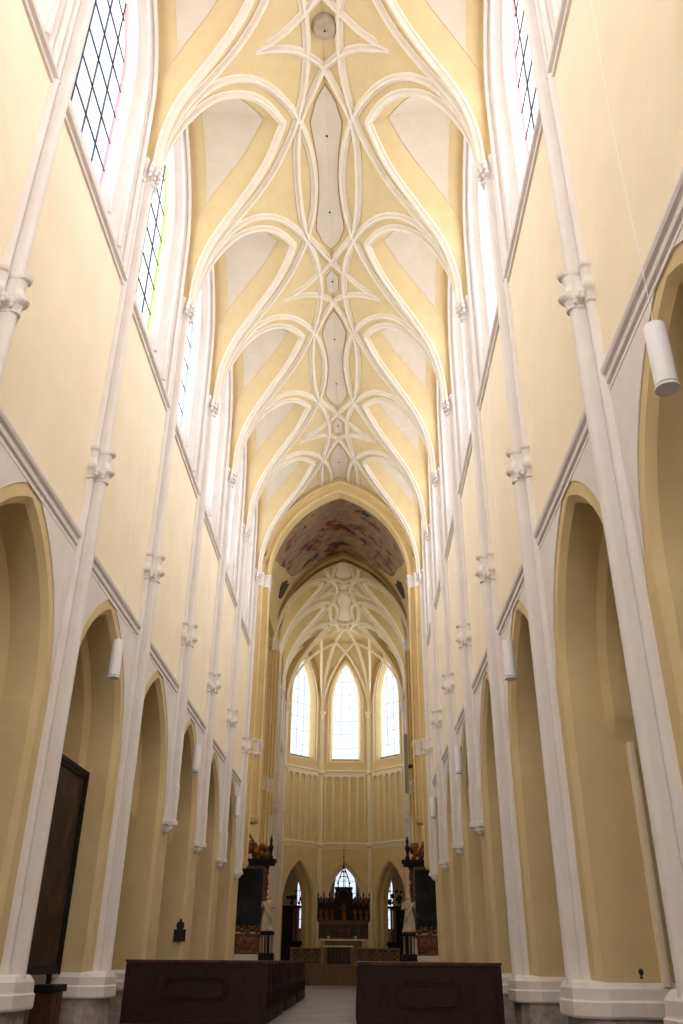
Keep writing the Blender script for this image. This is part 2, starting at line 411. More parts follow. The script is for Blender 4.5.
# ================================================================== string courses
def string(sd, y0, y1, z, prof, name, w=WALL):
    mb = MB(); mb.grid([[(sd*(w-a), y, z+b) for a, b in prof] for y in (y0, y1)], cv=True)
    mb.poly([(sd*(w-a), y0, z+b) for a, b in prof]); mb.poly([(sd*(w-a), y1, z+b) for a, b in prof])
    return struct(mb.build(name, RIBW if False else WHITE))
P1 = [(-.02, -.34), (.035, -.34), (.035, -.27), (.01, -.26), (.01, -.21), (.06, -.19), (.07, -.10), (.03, -.08), (.03, -.04), (.10, -.01), (.12, .05), (.12, .09), (.07, .11), (.07, .15), (-.02, .17)]
P2 = [(-.02, -.16), (.06, -.16), (.07, -.10), (.04, -.08), (.04, -.03), (.13, .0), (.15, .06), (.1, .1), (-.02, .13)]
n = 1
for sd, sn in SIDES:
    string(sd, -7, 46.9, H_STR-.06, P1, 'trim_%d' % n)['label'] = 'thick moulded string course above the %s arcade' % sn; n += 1
    string(sd, -7, 46.9, H_THIN, P2, 'trim_%d' % n)['label'] = 'thin sill moulding under the upper windows on the %s' % sn; n += 1

# ================================================================== clerestory windows
BORDER = {('left', 0): GPINK, ('left', 1): GGREEN, ('left', 2): GBLUE, ('right', 0): GPINK}
nwin = 1
def clerestory(sd, sn, yc, k=1.0, border=GPALE, wall=WALL, rad=L_NAVE):
    global nwin
    S = lambda d, y, z: (sd*(d-WALL+wall), y, z)
    A = win_outline(WH*k, WS, WR, WB); B = win_outline(GH*k, GS, GR, GB)
    def mix(u): return [((1-u)*a[0]+u*b[0], (1-u)*a[1]+u*b[1]) for a, b in zip(A, B)]
    mb = MB(); rows_ = []
    for u, d in ((0, 5.25), (.10, 5.28), (.14, 5.36), (.3, 5.42), (.36, 5.40), (.42, 5.48), (.72, 5.72), (.78, 5.71), (.84, 5.78), (1, 5.95), (1, 6.2)):
        rows_.append([S(d, yc+t, z) for t, z in mix(u)])
    mb.grid(rows_)
    mb.grid([[r[0], r[-1]] for r in rows_])     # sloping sill
    fr = struct(mb.build('window_%d' % nwin, WHITE, smooth=True), 'tall pointed clerestory window, %s side' % sn)
    for u, d, r in ((.02, 5.2, .075), (.33, 5.37, .07), (.76, 5.68, .055)):
        m2 = MB(); pts = [S(d, yc+t, z) for t, z in mix(u)]; m2.tube(pts, r, 8, (sd, .01, .02)); m2.build('roll_moulding', WHITE, fr, smooth=True)
    O = [S(6.0, yc+t, z) for t, z in B]; mb = MB(); mb.poly(O); mb.build('pane', GLASS, fr, weld=False)
    bi = [S(5.985, yc+t*.925, GB+(z-GB)*.985+.08) for t, z in B]; bo = [S(5.985, yc+t, z) for t, z in B]
    mb = MB(); mb.grid([bo, bi], cv=True); mb.build('coloured_border', border, fr, weld=False)
    mb = MB(); b = .017
    for q in (-.5, 0, .5):
        t = q*GH*k; ztop = GS+arch_h(t, GH*k, GR)
        x = sd*(5.97-WALL+wall); mb.box(x-b, x+b, yc+t-b, yc+t+b, GB, ztop)
    z = GB+.9
    while z < GS+GR-.3:
        h = GH*k if z < GS else GH*k*max(.06, (1-((z-GS)/GR)**1.5))
        x = sd*(5.97-WALL+wall); mb.box(x-b, x+b, yc-h, yc+h, z-b, z+b); z += 1.15
    mb.build('lead_bars', LEAD, fr)
    sky_panel((sd*(6.75-WALL+wall), yc, 24.0), (-sd, 0, 0), 4.6*k, 9.4, rad)
    nwin += 1
for sd, sn in SIDES:
    for k in ROWS[:-1]: clerestory(sd, sn, row(k)+BAY/2, border=BORDER.get((sn, k), GPALE), rad=L_NAVE*(1.2 if sd > 0 else .85))

# ================================================================== nave vault
def Zs(x, hw=4.95, spr=H_SPR, R=7.28, c=2.33):
    s_ = hw/4.95; x = min(abs(x), hw); R *= s_; c *= s_
    return spr+math.sqrt(max(0, R*R-(x+c)**2))
def Ns(x, hw=4.95):
    s_ = hw/4.95; a = min(abs(x), hw*.995); R = 7.28*s_; c = 2.33*s_
    dz = (a+c)/math.sqrt(max(1e-4, R*R-(a+c)**2)); n_ = Vector((-dz*(1 if x >= 0 else -1), 0, -1)); return n_.normalized()
LUN = [(4.95, .10), (4.75, .25), (4.4, .38), (3.9, .5), (3.4, .7), (2.64, 1.25), (2.05, 2.0), (1.58, 2.97)]
CC = [(4.95, .03), (4.75, .05), (4.46, .07), (3.98, .1), (3.5, .18), (2.75, .55), (2.02, 1.25), (1.42, 2.2), (1.04, 3.05), (.74, 4.2), (.60, 5.2), (.57, 5.94)]
SS = [(0, 1.3), (.40, 2.0), (.77, 2.7), (1.02, 3.3), (1.18, 4.4), (1.23, 5.94)]
def smooth_pts(P, n=4):
    out = []
    for i in range(len(P)-1):
        p0 = P[max(i-1, 0)]; p1 = P[i]; p2 = P[i+1]; p3 = P[min(i+2, len(P)-1)]
        for j in range(n):
            u = j/n
            out.append(tuple(.5*((2*p1[q])+(-p0[q]+p2[q])*u+(2*p0[q]-5*p1[q]+4*p2[q]-p3[q])*u*u+(-p0[q]+3*p1[q]-3*p2[q]+p3[q])*u**3) for q in range(2)))
    out.append(P[-1]); return out
LUNs = smooth_pts(LUN, 3); CCs = smooth_pts(CC, 3); SSs = smooth_pts(SS, 4)
FZ = (2.72, 24.9, 4.3)       # wall arch of the lunette: half width, springing, rise
def form_pt(f):
    """point of the wall arch (t from bay centre, z) at height fraction f"""
    z = H_SPR+(FZ[1]+FZ[2]-H_SPR)*f
    if z <= FZ[1]: return FZ[0], z
    h = z-FZ[1]; half, rise = FZ[0], FZ[2]; c = (rise*rise-half*half)/(2*half)
    return max(0, math.sqrt(max(0, (half+c)**2-h*h))-c), z
class Vault:
    def __init__(s, hw=4.95, bay=BAY, wall=WALL, dz=0): s.dz = dz; s.hw = hw; s.k = hw/4.95; s.bay = bay; s.q = bay/BAY; s.wall = wall
    def z(s, x): return Zs(x, s.hw)+s.dz
    def rib_path(s, plan, sd):   # plan in nominal (x, s)
        return [(sd*x*s.k, y*s.q, s.z(x*s.k)) for x, y in plan], [Ns(sd*x*s.k, s.hw) for x, y in plan]
    def lun(s, i, v, half):
        """lunette web: i index along rib, v 0 at rib..1 at wall; half -1 near, +1 far; returns x(abs), s from bay start, z"""
        x, y = LUNs[i]; x *= s.k; z = s.z(x); f = (z-s.z(LUNs[0][0]*s.k))/(s.z(LUNs[-1][0]*s.k)-s.z(LUNs[0][0]*s.k))
        t, zf = form_pt(f); zf += s.dz; tr = (BAY/2-y)
        xx = x+(s.wall+.03-x)*v; tt = tr+(t-tr)*v; zz = z+(zf-z)*v+.25*math.sin(PI*v)*f
        return xx, (BAY/2+half*tt)*s.q, zz
    def webs(s, name, m_low, parent, y0):
        """ochre webbing of one bay"""
        mb = MB()
        for sd in (-1, 1):
            full = LUNs+[(x, BAY-y) for x, y in reversed(LUNs[:-1])]
            full = [(4.95, 0)]+full+[(4.95, BAY)]
            mb.grid([[(sd*x*v*s.k, y*s.q+y0, s.z(x*v*s.k)) for v in lin(0, 1, 9)] for x, y in full])
            for h in (-1, 1):
                mb.grid([[(sd*a, b+y0, c) for a, b, c in [s.lun(i, v, h) for v in lin(0, 1, 8)]] for i in range(len(LUNs))])
        return mb.build(name, m_low, parent, smooth=True)
RIBP = [(-.15, -.03), (-.15, .05), (-.085, .07), (-.07, .13), (-.04, .19), (.04, .19), (.07, .13), (.085, .07), (.15, .05), (.15, -.03)]
def ribs(V, parent, y0, kinds, material=RIBW, sc=1.0):
    prof = [(a*sc, b*sc) for a, b in RIBP]
    for sd in (-1, 1):
        for nm, plan in kinds:
            P, N = V.rib_path(plan, sd); P = [(x, y+y0, z) for x, y, z in P]
            mb = MB(); mb.sweep(P, N, prof); mb.build(nm, material, parent, smooth=True)
def mirror(plan, L): return plan+[(x, 2*L-y) for x, y in reversed(plan[:-1])]
ceil = MB()
V = Vault()
first = V.webs('ceiling', VAULTY, None, 0); ceiling = struct(first, 'ochre webbing of the curved-rib nave vault'); ceiling.location.y = row(-3)
for k in ROWS[1:-1]:
    c = bpy.data.objects.new('web', first.data); COL.objects.link(c); c.parent = ceiling; c.location.y = row(k)-row(-3)
    c.name = 'vault_web'
def vault_details(V, parent, start, nb, base, star_even, wmat, rmat, rs=1.0):
    """start: y of first row relative to base; star_even: index parity of the star rows"""
    q = V.q
    lun_f = mirror(LUNs, BAY/2); cc_f = mirror(CCs, BAY); ss_f = mirror(SSs, BAY)
    def up(k): return start+V.bay*k-base
    for k in range(nb):
        ribs(V, parent, up(k), [('vault_rib', lun_f)], rmat, rs)
    for k in range(-1, nb):
        plan = [(x, y) for x, y in cc_f if (k >= 0 or y >= BAY-.02) and (k < nb-1 or y <= BAY+.02)]
        ribs(V, parent, up(k), [('vault_rib', plan)], rmat, rs)
    for k in range(-1, nb+1):
        if k % 2 == star_even:
            ok = lambda y: (k+y/BAY) >= -.01 and (k+y/BAY) <= nb+.01
            pl = [p for p in ss_f if ok(p[1])]
            if len(pl) > 2: ribs(V, parent, up(k), [('vault_rib', pl)], rmat, rs)
            if 0 <= k <= nb:
                ears = [('vault_rib', [(2.3, .03), (1.75, .12), (1.3, .24), (.9, .45), (.55, .75), (.25, 1.05), (0, 1.3), (-.40, 2.0)] if k < nb else None),
                        ('vault_rib', [(2.3, -.03), (1.8, -.12), (1.2, -.36), (.6, -.78), (0, -1.25), (-.40, -2.0)] if k > 0 else None)]
                for nm, plan in ears:
                    if plan is None: continue
                    for sd in (-1, 1):
                        P = [(sd*x*V.k, y*q+up(k), V.z(x*V.k)+(.22 if j_ == 0 else (.06 if j_ == 1 else 0))) for j_, (x, y) in enumerate(plan)]; N = [Ns(sd*x*V.k, V.hw) for x, y in plan]
                        mb = MB(); mb.sweep(P, N, [(a*rs, b*rs*.96) for a, b in RIBP]); mb.build(nm, rmat, parent, smooth=True)
    # painted / recessed off-white fields
    def field(plan, name='centre_field', cy=0, dz=.0):
        for m, g, dd in ((GROOVE, 1.0, .012), (wmat, .93, .03)):
            mb = MB(); L = [(x*g if abs(x) > 0 else 0, y if m is GROOVE else cy+(y-cy)*.985) for x, y in plan]
            mb.grid([[(x*u*V.k, y*q, V.z(x*u*V.k)-dd-dz) for u in lin(-1, 1, 7)] for x, y in L]); yield mb.build(name if m is wmat else 'field_groove', m, parent)
    lens = [(0, 1.95), (.22, 2.25), (.42, 2.6), (.44, 2.75), (.62, 3.3), (.58, 3.8), (.50, 4.4), (.42, 5.2), (.40, 5.94)]
    lens = [(x, y) for x, y in mirror(lens, BAY)]
    hexa = [(0, -.72), (.28, -.42), (.3, 0), (.28, .5), (0, .78)]
    for k in range(-1, nb+1):
        if k % 2 == star_even:
            pl = [p for p in lens if -.0 <= k+p[1]/BAY <= nb]
            if len(pl) > 2:
                for o in field(pl, cy=BAY): o.location.y += up(k)
            if 0 < k < nb and not (V is VN and k == 4):
                for o in field(hexa): o.location.y += up(k)
    for k in range(nb):
        for sd in (-1, 1):
            mb = MB(); R = []
            idx = [i for i in range(len(LUNs)) if BAY/2-LUNs[i][1] < 2.66]
            seq = [(i, -1) for i in idx]+[(i, 1) for i in reversed(idx[:-1])]
            for i, h in seq:
                x = LUNs[i][0]; tr = (BAY/2-LUNs[i][1])/2.66
                w_ = V.wall+.03-x*V.k; v0 = (.72+.28*tr)/w_; v1 = (4.62*V.k-x*V.k)/w_
                if v1 <= v0: v1 = v0+.002
                R.append([(sd*a, b+up(k), c-.025) for a, b, c in [V.lun(i, v, h) for v in lin(v0, v1, 6)]])
            mb.grid(R); mb.build('lunette_field', wmat, parent, solid=.03)
VN = V
vault_details(V, ceiling, row(-3), 9, row(-3), 0, VAULTW, RIBW)
# ridge marks: small vent holes with dark rims
for k in (-1, 1, 3, 5):
    for dy in (0, 4.1, 7.8) if k != 1 else (4.1, 7.8):
        y = row(k)+dy
        if y < 46: mb = MB(); mb.lathe([(.045, 0), (.045, -.03)], (0, 0, 0), 10); o = mb.build('vent_hole', DARKM, ceiling); o.location = (0, y-row(-3), V.z(0)-.035)

# large grey dish boss at the near star
t = empty('ceiling_dish', (.08, row(1)-.22, V.z(0)-.03)); tag(t, 'round grey dish boss at the centre of the nearest vault star', 'ceiling boss')
mb = MB(); mb.lathe([(.42, 0), (.44, -.10), (.40, -.22), (.36, -.28), (.2, -.34), (.02, -.36)], seg=28); mb.build('dish', GREYM, t, smooth=True)
mb = MB(); mb.lathe([(.03, -.35), (.035, -.39), (.01, -.41)], seg=10); mb.build('centre_stud', DARKM, t)

# ================================================================== crossing arch, crossing, choir arch
YA, YB, YC = row(6), 48.4, 58.9
def big_arch(y, half, rise, depth, outer, name, spr=H_SPR, m=CHOIRY, parent=None, zb=None):
    """arch band: inner pointed line up to the vault surface"""
    L = arch_line(half, rise, 20); mb = MB()
    I = [(t, spr+h) for t, h in L]
    O = []
    for t, z in I:
        s_ = t/half; x = s_*outer; O.append((x, Zs(x, 4.95)+.4 if abs(s_) < 1 else spr))
    O = [(x, z) for x, z in O]
    for yy in (y, y+depth): mb.grid([[(a[0], yy, a[1]), (b[0], yy, b[1])] for a, b in zip(I, O)])
    mb.grid([[(a[0], y, a[1]), (a[0], y+depth, a[1])] for a in I])
    return mb.build(name, m, parent, smooth=True)
cross = big_arch(YA+.05, 4.68, 6.4, .4, 5.2, 'trim_20'); struct(cross, 'ochre moulded crossing arch in front of the fresco')
big_arch(YA+.4, 4.27, 5.95, .8, 5.2, 'inner_order', parent=cross)
choir = big_arch(YC, 4.85, 6.55, .4, 5.2, 'trim_21'); struct(choir, 'ochre choir arch beyond the fresco')
big_arch(YC+.4, 4.68, 6.35, .7, 5.2, 'inner_order', parent=choir)
for a, y, hf, ri in ((cross, YA+.02, 4.82, 6.55), (cross, YA+.37, 4.4, 6.1), (choir, YC-.02, 4.92, 6.6)):
    L = arch_line(hf, ri, 20); mb = MB(); mb.tube([(t, y, H_SPR+h) for t, h in L], .07, 8, (.01, 1, .02)); mb.build('roll_moulding', CHOIRY, a, smooth=True)
def pilaster(sd, y0, blocks, sn, which):
    """blocks: (front d, y from, y to, height of the corbel the order rests on)"""
    t = empty('crossing_pilaster', (sd*5.2, y0, 0)); ox = sd*5.2; zt = H_SPR
    for d, ya, yb, corb in blocks:
        def ring(g, z): return [(sd*5.32-ox, ya-g, z), (sd*(d-g)-ox, ya-g, z), (sd*(d-g)-ox, yb+g, z), (sd*5.32-ox, yb+g, z)]
        mb = MB(); mb.grid([ring(0, corb), ring(0, 12), ring(0, zt)], cv=True); b = mb.build('pilaster_order', CHOIRY, t)
        mb = MB(); mb.lathe([(.07, corb), (.07, zt-.8)], (sd*(d+.0)-ox, ya, 0), 10); mb.build('corner_roll', CHOIRY, b, smooth=True)
        for zc, nm in ((zt-.4, 'upper_capital_band'), (H_MID-.05, 'middle_capital_band')):
            mb = MB(); R = [ring(g, zc+z) for z, g in ((-.42, .01), (-.4, .06), (-.3, .07), (-.26, .02), (.1, .03), (.3, .07), (.34, .1), (.42, .1), (.44, .01))]
            mb.grid(R, cv=True); mb.poly(R[-1]); mb.poly(R[0]); mb.build(nm, WHITE, t)
        if corb > 0:
            mb = MB(); w_ = (5.32-d); R = [ring(g, corb+z) for z, g in ((-.35, -.14), (-.3, -.03), (-.1, .05), (.0, .05), (.02, .01))]
            mb.grid(R, cv=True); mb.poly(R[0]); mb.build('corbel', CHOIRY, t)
    tag(t, 'ochre stepped pilaster carrying the %s, %s side' % (which, sn), 'pilaster')
    return t
for sd, sn in SIDES:
    pilaster(sd, YA+.04, [(4.68, 0, .5, 6.0), (4.3, .38, 1.2, 8.3)], sn, 'crossing arch')
    pilaster(sd, YC-.6, [(5.0, 0, .7, 0), (4.85, .6, 1.1, 0), (4.68, 1.0, 1.7, 10.5)], sn, 'choir arch')
    S = side_fn(sd)
    # crossing side wall with the tall transept opening
    mb = MB(); yc = (YB+YC-.6)/2; hl = (YC-.6-YB)/2; half = hl-.5
    for a, b in ((-hl-.4, -half), (half, hl+.3)): mb.grid([[S(5.3, yc+a, z) for z in (0, 15, 30)], [S(5.3, yc+b, z) for z in (0, 15, 30)]])
    L = arch_line(half, 4.6, 12); mb.grid([[S(5.3, yc+t, 16.5+h), S(5.3, yc+t, 30)] for t, h in L])
    mb.grid([[S(5.3, yc+t, z) for t, z in [(-half, 0)]+[(t, 16.5+h) for t, h in L]+[(half, 0)]], [S(6.6, yc+t, z) for t, z in [(-half, 0)]+[(t, 16.5+h) for t, h in L]+[(half, 0)]]])
    struct(mb.build('wall_crossing_'+sn, CHOIRY), 'ochre wall of the crossing with tall transept opening, '+sn)
    mb = MB(); mb.grid([[(sd*14, 46, 0), (sd*14, 46, 24)], [(sd*14, 60, 0), (sd*14, 60, 24)]]) 
    mb.grid([[(sd*5.3, 59.2, 0), (sd*5.3, 59.2, 24)], [(sd*14, 59.2, 0), (sd*14, 59.2, 24)]]); mb.grid([[(sd*6.6, 47, 13), (sd*6.6, 47, 24)], [(sd*14, 47, 13), (sd*14, 47, 24)]])
    mb.grid([[(sd*5.3, 46, 24), (sd*14, 46, 24)], [(sd*5.3, 60, 24), (sd*14, 60, 24)]])
    struct(mb.build('wall_transept_'+sn, CREAM), 'cream transept walls, '+sn)
    sky_panel((sd*13.9, 53, 14), (-sd, 0, 0), 3.2, 12, L_TRAN)  # added light panel inside the closed transept wall, no window is built here
# crossing vault and fresco
mb = MB(); mb.grid([[(x, y, Zs(x)+(.0)) for x in lin(-4.95, 4.95, 41)] for y in lin(YA+.3, YC+1.1, 6)])
mb.grid([[(sd*4.95, y, H_SPR) for sd in (-1,)] + [(-5.35, y, H_SPR)] for y in (YA+.3, YC+1.6)]); mb.grid([[(4.95, y, H_SPR), (5.35, y, H_SPR)] for y in (YA+.3, YC+1.6)])
cv = struct(mb.build('ceiling_crossing', CHOIRY, smooth=True), 'ochre crossing vault around the fresco')
edge = [(4.75, 51.6), (4.2, 51.6), (3.85, 52.0), (4.1, 53.4), (4.05, 54.8), (3.8, 55.8), (3.45, 56.5), (3.0, 56.9), (2.65, 56.7), (2.4, 56.6), (2.15, 57.0), (1.9, 56.4), (1.5, 56.1), (.9, 56.2), (0, 56.3)]
edge = [(x, y+.35) for x, y in edge]
def fres(mb, g, dz):
    # columns in x; near end fixed, far end follows the scalloped edge
    xs = lin(-4.5, 4.5, 91); R = []
    for x in xs:
        a = abs(x)
        K = [(0, 58.2), (.6, 58.15), (1.5, 58.0), (1.85, 57.9), (2.0, 57.45), (2.15, 57.3), (2.3, 57.6), (2.6, 57.75), (2.85, 57.5), (3.0, 57.2), (3.2, 57.25), (3.5, 56.9), (3.75, 56.3), (3.9, 55.2), (3.98, 54.0), (4.05, 53.6), (4.15, 53.2), (4.25, 52.2), (4.4, 50.8), (4.6, 49.0)]
        for (a0, b0), (a1, b1) in zip(K, K[1:]):
            if a0 <= a <= a1: yf = b0+(b1-b0)*(a-a0)/(a1-a0)
        R.append([(x, y, Zs(x)-dz) for y in lin(YB-1.0, yf+g, 12)])
    mb.grid(R)
mb = MB(); fres(mb, .12, .02); f1 = tag(mb.build('vault_fresco', mat('fresco_border', (74, 60, 46), .8), smooth=True), 'large dusky red and brown ceiling fresco on the crossing vault', 'fresco')
mb = MB(); fres(mb, 0, .04); mb.build('painted_scene', FRESCO, f1, smooth=True)
for sd, sn in SIDES:
    mb = MB(); P = [(3.92, 56.4), (4.15, 55.9), (4.42, 56.3), (4.5, 57.0), (4.62, 57.4), (4.45, 57.7), (4.2, 57.5), (3.95, 57.2)]
    P = [(4.28, 55.3), (3.98, 56.2), (4.05, 56.5), (3.93, 57.1), (4.35, 57.3), (4.52, 57.0), (4.6, 56.2), (4.45, 55.6)]
    c = [(sd*x, y, Zs(x)-.04) for x, y in P]; mb.poly(c); tag(mb.build('fresco_cartouche', mat('cartouche_brown', (84, 66, 50), .8, (58, 44, 36), 3), solid=.03), 'small dark brown painted cartouche below the fresco, %s side' % sn, 'fresco')

# ================================================================== choir
CB = 4.77; CY = 58.2; YQ = CY+3*CB          # three short bays, then the apse centre line
CHW = 5.1; CWALL = 5.35
VC = Vault(CHW, CB, CWALL, -1.1)
CVAULT = mat('choir_vault_ochre', (206, 180, 126), .85, (198, 171, 118), 1.2)
c0 = VC.webs('ceiling_choir', CVAULT, None, 0); c0.location.y = CY; struct(c0, 'ochre webbing of the choir vault')
for k in (1, 2):
    c = bpy.data.objects.new('vault_web', c0.data); COL.objects.link(c); c.parent = c0; c.location.y = CB*k
CHW_W = mat('choir_field', (232, 217, 184), .85); CRIB = mat('choir_rib', (238, 226, 196), .7)
vault_details(VC, c0, CY, 3, CY, 1, CHW_W, CRIB, 1.0)
for sd, sn in SIDES:
    S = lambda d, y, z: (sd*(d-WALL+CWALL), y, z)
    mb = MB()
    for k in range(3): upper_bay(mb, S, CY+CB*(k+.5), CB/2, CB/BAY); mb.grid([[S(WALL, CY+CB*k, z) for z in (0, 9.7)], [S(WALL, CY+CB*(k+1), z) for z in (0, 9.7)]])
    struct(mb.build('wall_choir_'+sn, CHOIRY), 'ochre choir wall on the '+sn)
    for k in range(3): clerestory(sd, sn+' choir', CY+CB*(k+.5), CB/BAY, GPALE, CWALL, L_NAVE*.3)
    for k in range(1, 4):
        t = make_shaft(sd, k, 1.2, False, H_CAP-1.1); t.location.y = CY+CB*k; t.location.x += sd*.1
        tag(t, 'slim white choir wall shaft, %s in the choir on the %s side' % (['first', 'second', 'third'][k-1], sn), 'wall shaft', 'choir wall shafts')
    string(sd, CY, YQ, H_STR, P1, 'trim_%d' % (30+sd), CWALL)['label'] = 'moulded string course along the choir wall, '+sn
# ---- apse: three of the polygon's faces seen, two more beside
YF = 77.85; AC = YF-CWALL; PV = []
for a in (-112.5, -67.5, -22.5, 22.5, 67.5, 112.5):
    r = CWALL/math.cos(PI/8); PV.append((r*math.sin(math.radians(a)), AC+r*math.cos(math.radians(a))))
FACEW = 2*CWALL*math.tan(PI/8)
AWH, AWS, AWR, AWB = 1.62, 22.6, 4.5, 17.35
AGH, AGS, AGR, AGB = 1.2, 22.8, 3.95, 17.65
BRH, BRS, BRR = 1.75, 5.7, 3.3
def face_fn(i):
    a = Vector(PV[i]); b = Vector(PV[i+1]); m = (a+b)/2; u = (b-a).normalized(); n_ = Vector((-u.y, u.x))
    if (m+n_-Vector((0, AC))).length < (m-Vector((0, AC))).length: n_ = -n_
    return lambda t, o, z: (m.x+u.x*t+n_.x*o, m.y+u.y*t+n_.y*o, z), n_    # o = outward
apse = None
for i in range(5):
    G, nn = face_fn(i); h = FACEW/2; mb = MB()
    ts = [t for t, q in arch_line(BRH, BRR, 10)]; tw = [t for t, q in arch_line(AWH, AWR, 10)]
    for a, b, (z0, z1) in ((-h, -BRH, (0, 10.2)), (BRH, h, (0, 10.2)), (-h, -AWH, (16.3, 30)), (AWH, h, (16.3, 30))):
        mb.grid([[G(a, 0, z0), G(a, 0, z1)], [G(b, 0, z0), G(b, 0, z1)]])
    mb.grid([[G(t, 0, BRS+arch_h(t, BRH, BRR)), G(t, 0, 10.2)] for t in ts])
    mb.grid([[G(t, 0, 16.3), G(t, 0, AWB)] for t in tw]); mb.grid([[G(t, 0, AWS+arch_h(t, AWH, AWR)), G(t, 0, 30)] for t in tw])
    mb.grid([[G(-h, .02, 10), G(-h, .02, 16.5)], [G(h, .02, 10), G(h, .02, 16.5)]])
    o = mb.build('wall_apse' if apse is None else 'apse_face', CHOIRY, apse)
    if apse is None: apse = struct(o, 'ochre polygonal apse wall with tall windows and blind tracery')
    # lower arch soffit
    def ol(hf, r, s0, z0): return [(-hf, z0)]+[(t, s0+q) for t, q in arch_line(hf, r, 10)]+[(hf, z0)]
    mb = MB(); mb.grid([[G(t, d, z) for t, z in ol(BRH-f, BRR-f*1.2, BRS, 0)] for d, f in ((0, 0), (.15, .12), (.6, .14), (.75, .26), (1.3, .3))])
    mb.build('arch_soffit', CHOIRY, apse, smooth=True)
    # blind tracery: ribs with little pointed heads
    mb = MB(); nr = 6; wz0, wz1 = 10.6, 16.25
    for j in range(nr):
        t = -h+.42+(2*h-.84)*j/(nr-1); mb.prism([G(t-.085, 0, wz0), G(t-.03, -.13, wz0), G(t+.03, -.13, wz0), G(t+.085, 0, wz0)], (0, 0, wz1-wz0))
    step = (2*h-.84)/(nr-1)
    for j in range(-1, nr):
        tc = -h+.42+step*(j+.5)
        if j in (-1, nr-1): continue
        L = arch_line(step/2-.05, .36, 5); T = [G(tc+t, 0, 15.75+q) for t, q in L]; W_ = [G(tc+t*1.25, 0, 16.28) for t, q in L]
        T2 = [G(tc+t, -.11, 15.75+q) for t, q in L]; W2 = [G(tc+t*1.25, -.11, 16.28) for t, q in L]
        mb.grid([T, T2, W2, W_])
    mb.build('blind_tracery', CRIB, apse)
    for nm, z, P in (('lower_cornice', 10.35, P1), ('upper_cornice', 16.5, P1)):
        mb = MB(); mb.grid([[G(t, -a*1.1, z+b) for a, b in P] for t in (-h, h)], cv=True); mb.build(nm, CRIB, apse)
    # window
    A = win_outline(AWH, AWS, AWR, AWB, 8); B = win_outline(AGH, AGS, AGR, AGB, 8)
    mb = MB(); rr = [[G((1-u)*a[0]+u*b[0], d, (1-u)*a[1]+u*b[1]) for a, b in zip(A, B)] for u, d in ((0, 0), (.15, .02), (.2, .1), (.5, .18), (.55, .16), (.62, .24), (1, .5), (1, .7))]
    mb.grid(rr); mb.grid([[r[0], r[-1]] for r in rr]); wf = struct(mb.build('window_%d' % (60+i), CHOIRY, smooth=True), 'tall bright pointed apse window, number %s from the left' % ['one', 'two', 'three', 'four', 'five'][i])
    for u, d in ((.02, -.04), (.35, .12)):
        mb = MB(); mb.tube([G((1-u)*a[0]+u*b[0], d, (1-u)*a[1]+u*b[1]) for a, b in zip(A, B)], .06, 7, (nn.x, nn.y, .01)); mb.build('roll_moulding', CRIB, wf, smooth=True)
    mb = MB(); mb.poly([G(t, .55, z) for t, z in B]); mb.build('pane', GLASS, wf, weld=False)
    mb = MB(); b_ = .012
    for q in (-.33, .33): t = q*AGH*1; mb.prism([G(t-b_, .5, AGB), G(t+b_, .5, AGB), G(t+b_, .53, AGB), G(t-b_, .53, AGB)], (0, 0, AGS+arch_h(t, AGH, AGR)-AGB))
    z = AGB+1.1
    while z < AGS+AGR-.4:
        hh = AGH if z < AGS else AGH*(1-((z-AGS)/AGR)**1.6)
        mb.prism([G(-hh, .5, z-b_), G(hh, .5, z-b_), G(hh, .53, z-b_), G(-hh, .53, z-b_)], (0, 0, 2*b_)); z += 1.25
    mb.build('lead_bars', mat('pale_lead', (120, 122, 132), .5), wf)
    mb = MB(); mb.prism([G(-AGH, .42, AGB-.05), G(AGH, .42, AGB-.05), G(AGH, .55, AGB-.05), G(-AGH, .55, AGB-.05)], (0, 0, .14)); mb.build('sill_bar', mat('sill_grey', (128, 120, 108), .7), wf)
    c = G(0, 1.1, 21.8); sky_panel(c, (-nn.x, -nn.y, 0), 3.2, 10.2, L_APSE)
# apse shafts at the corners
for i in range(1, 5):
    p = Vector(PV[i]); dirn = (Vector((0, AC))-p).normalized(); q = p+dirn*.12
    t = empty('apse_shaft', (q.x, q.y, 0)); tag(t, 'slender apse corner shaft with small capital, %s from the left' % ['first', 'second', 'third', 'fourth'][i-1], 'wall shaft', 'apse corner shafts')
    mb = MB()
    for a in (-1, 0, 1):
        s_ = Vector((-dirn.y, dirn.x))*.13*a+dirn*(.07 if a == 0 else 0); mb.lathe([(.09, 1.0), (.09, 21.9)], (s_.x, s_.y, 0), 9)
    mb.build('shaft', CRIB, t, smooth=True)
    mb = MB(); mb.lathe([(.2, 21.2), (.26, 21.25), (.2, 21.35), (.22, 21.6), (.34, 21.85), (.34, 21.95), (.2, 22.0)], seg=8); mb.build('capital', CRIB, t)
    for z in (10.3, 16.45):
        mb = MB(); mb.lathe([(.2, z-.2), (.28, z-.1), (.28, z), (.2, z+.1)], seg=8); mb.build('shaft_ring', CRIB, t)
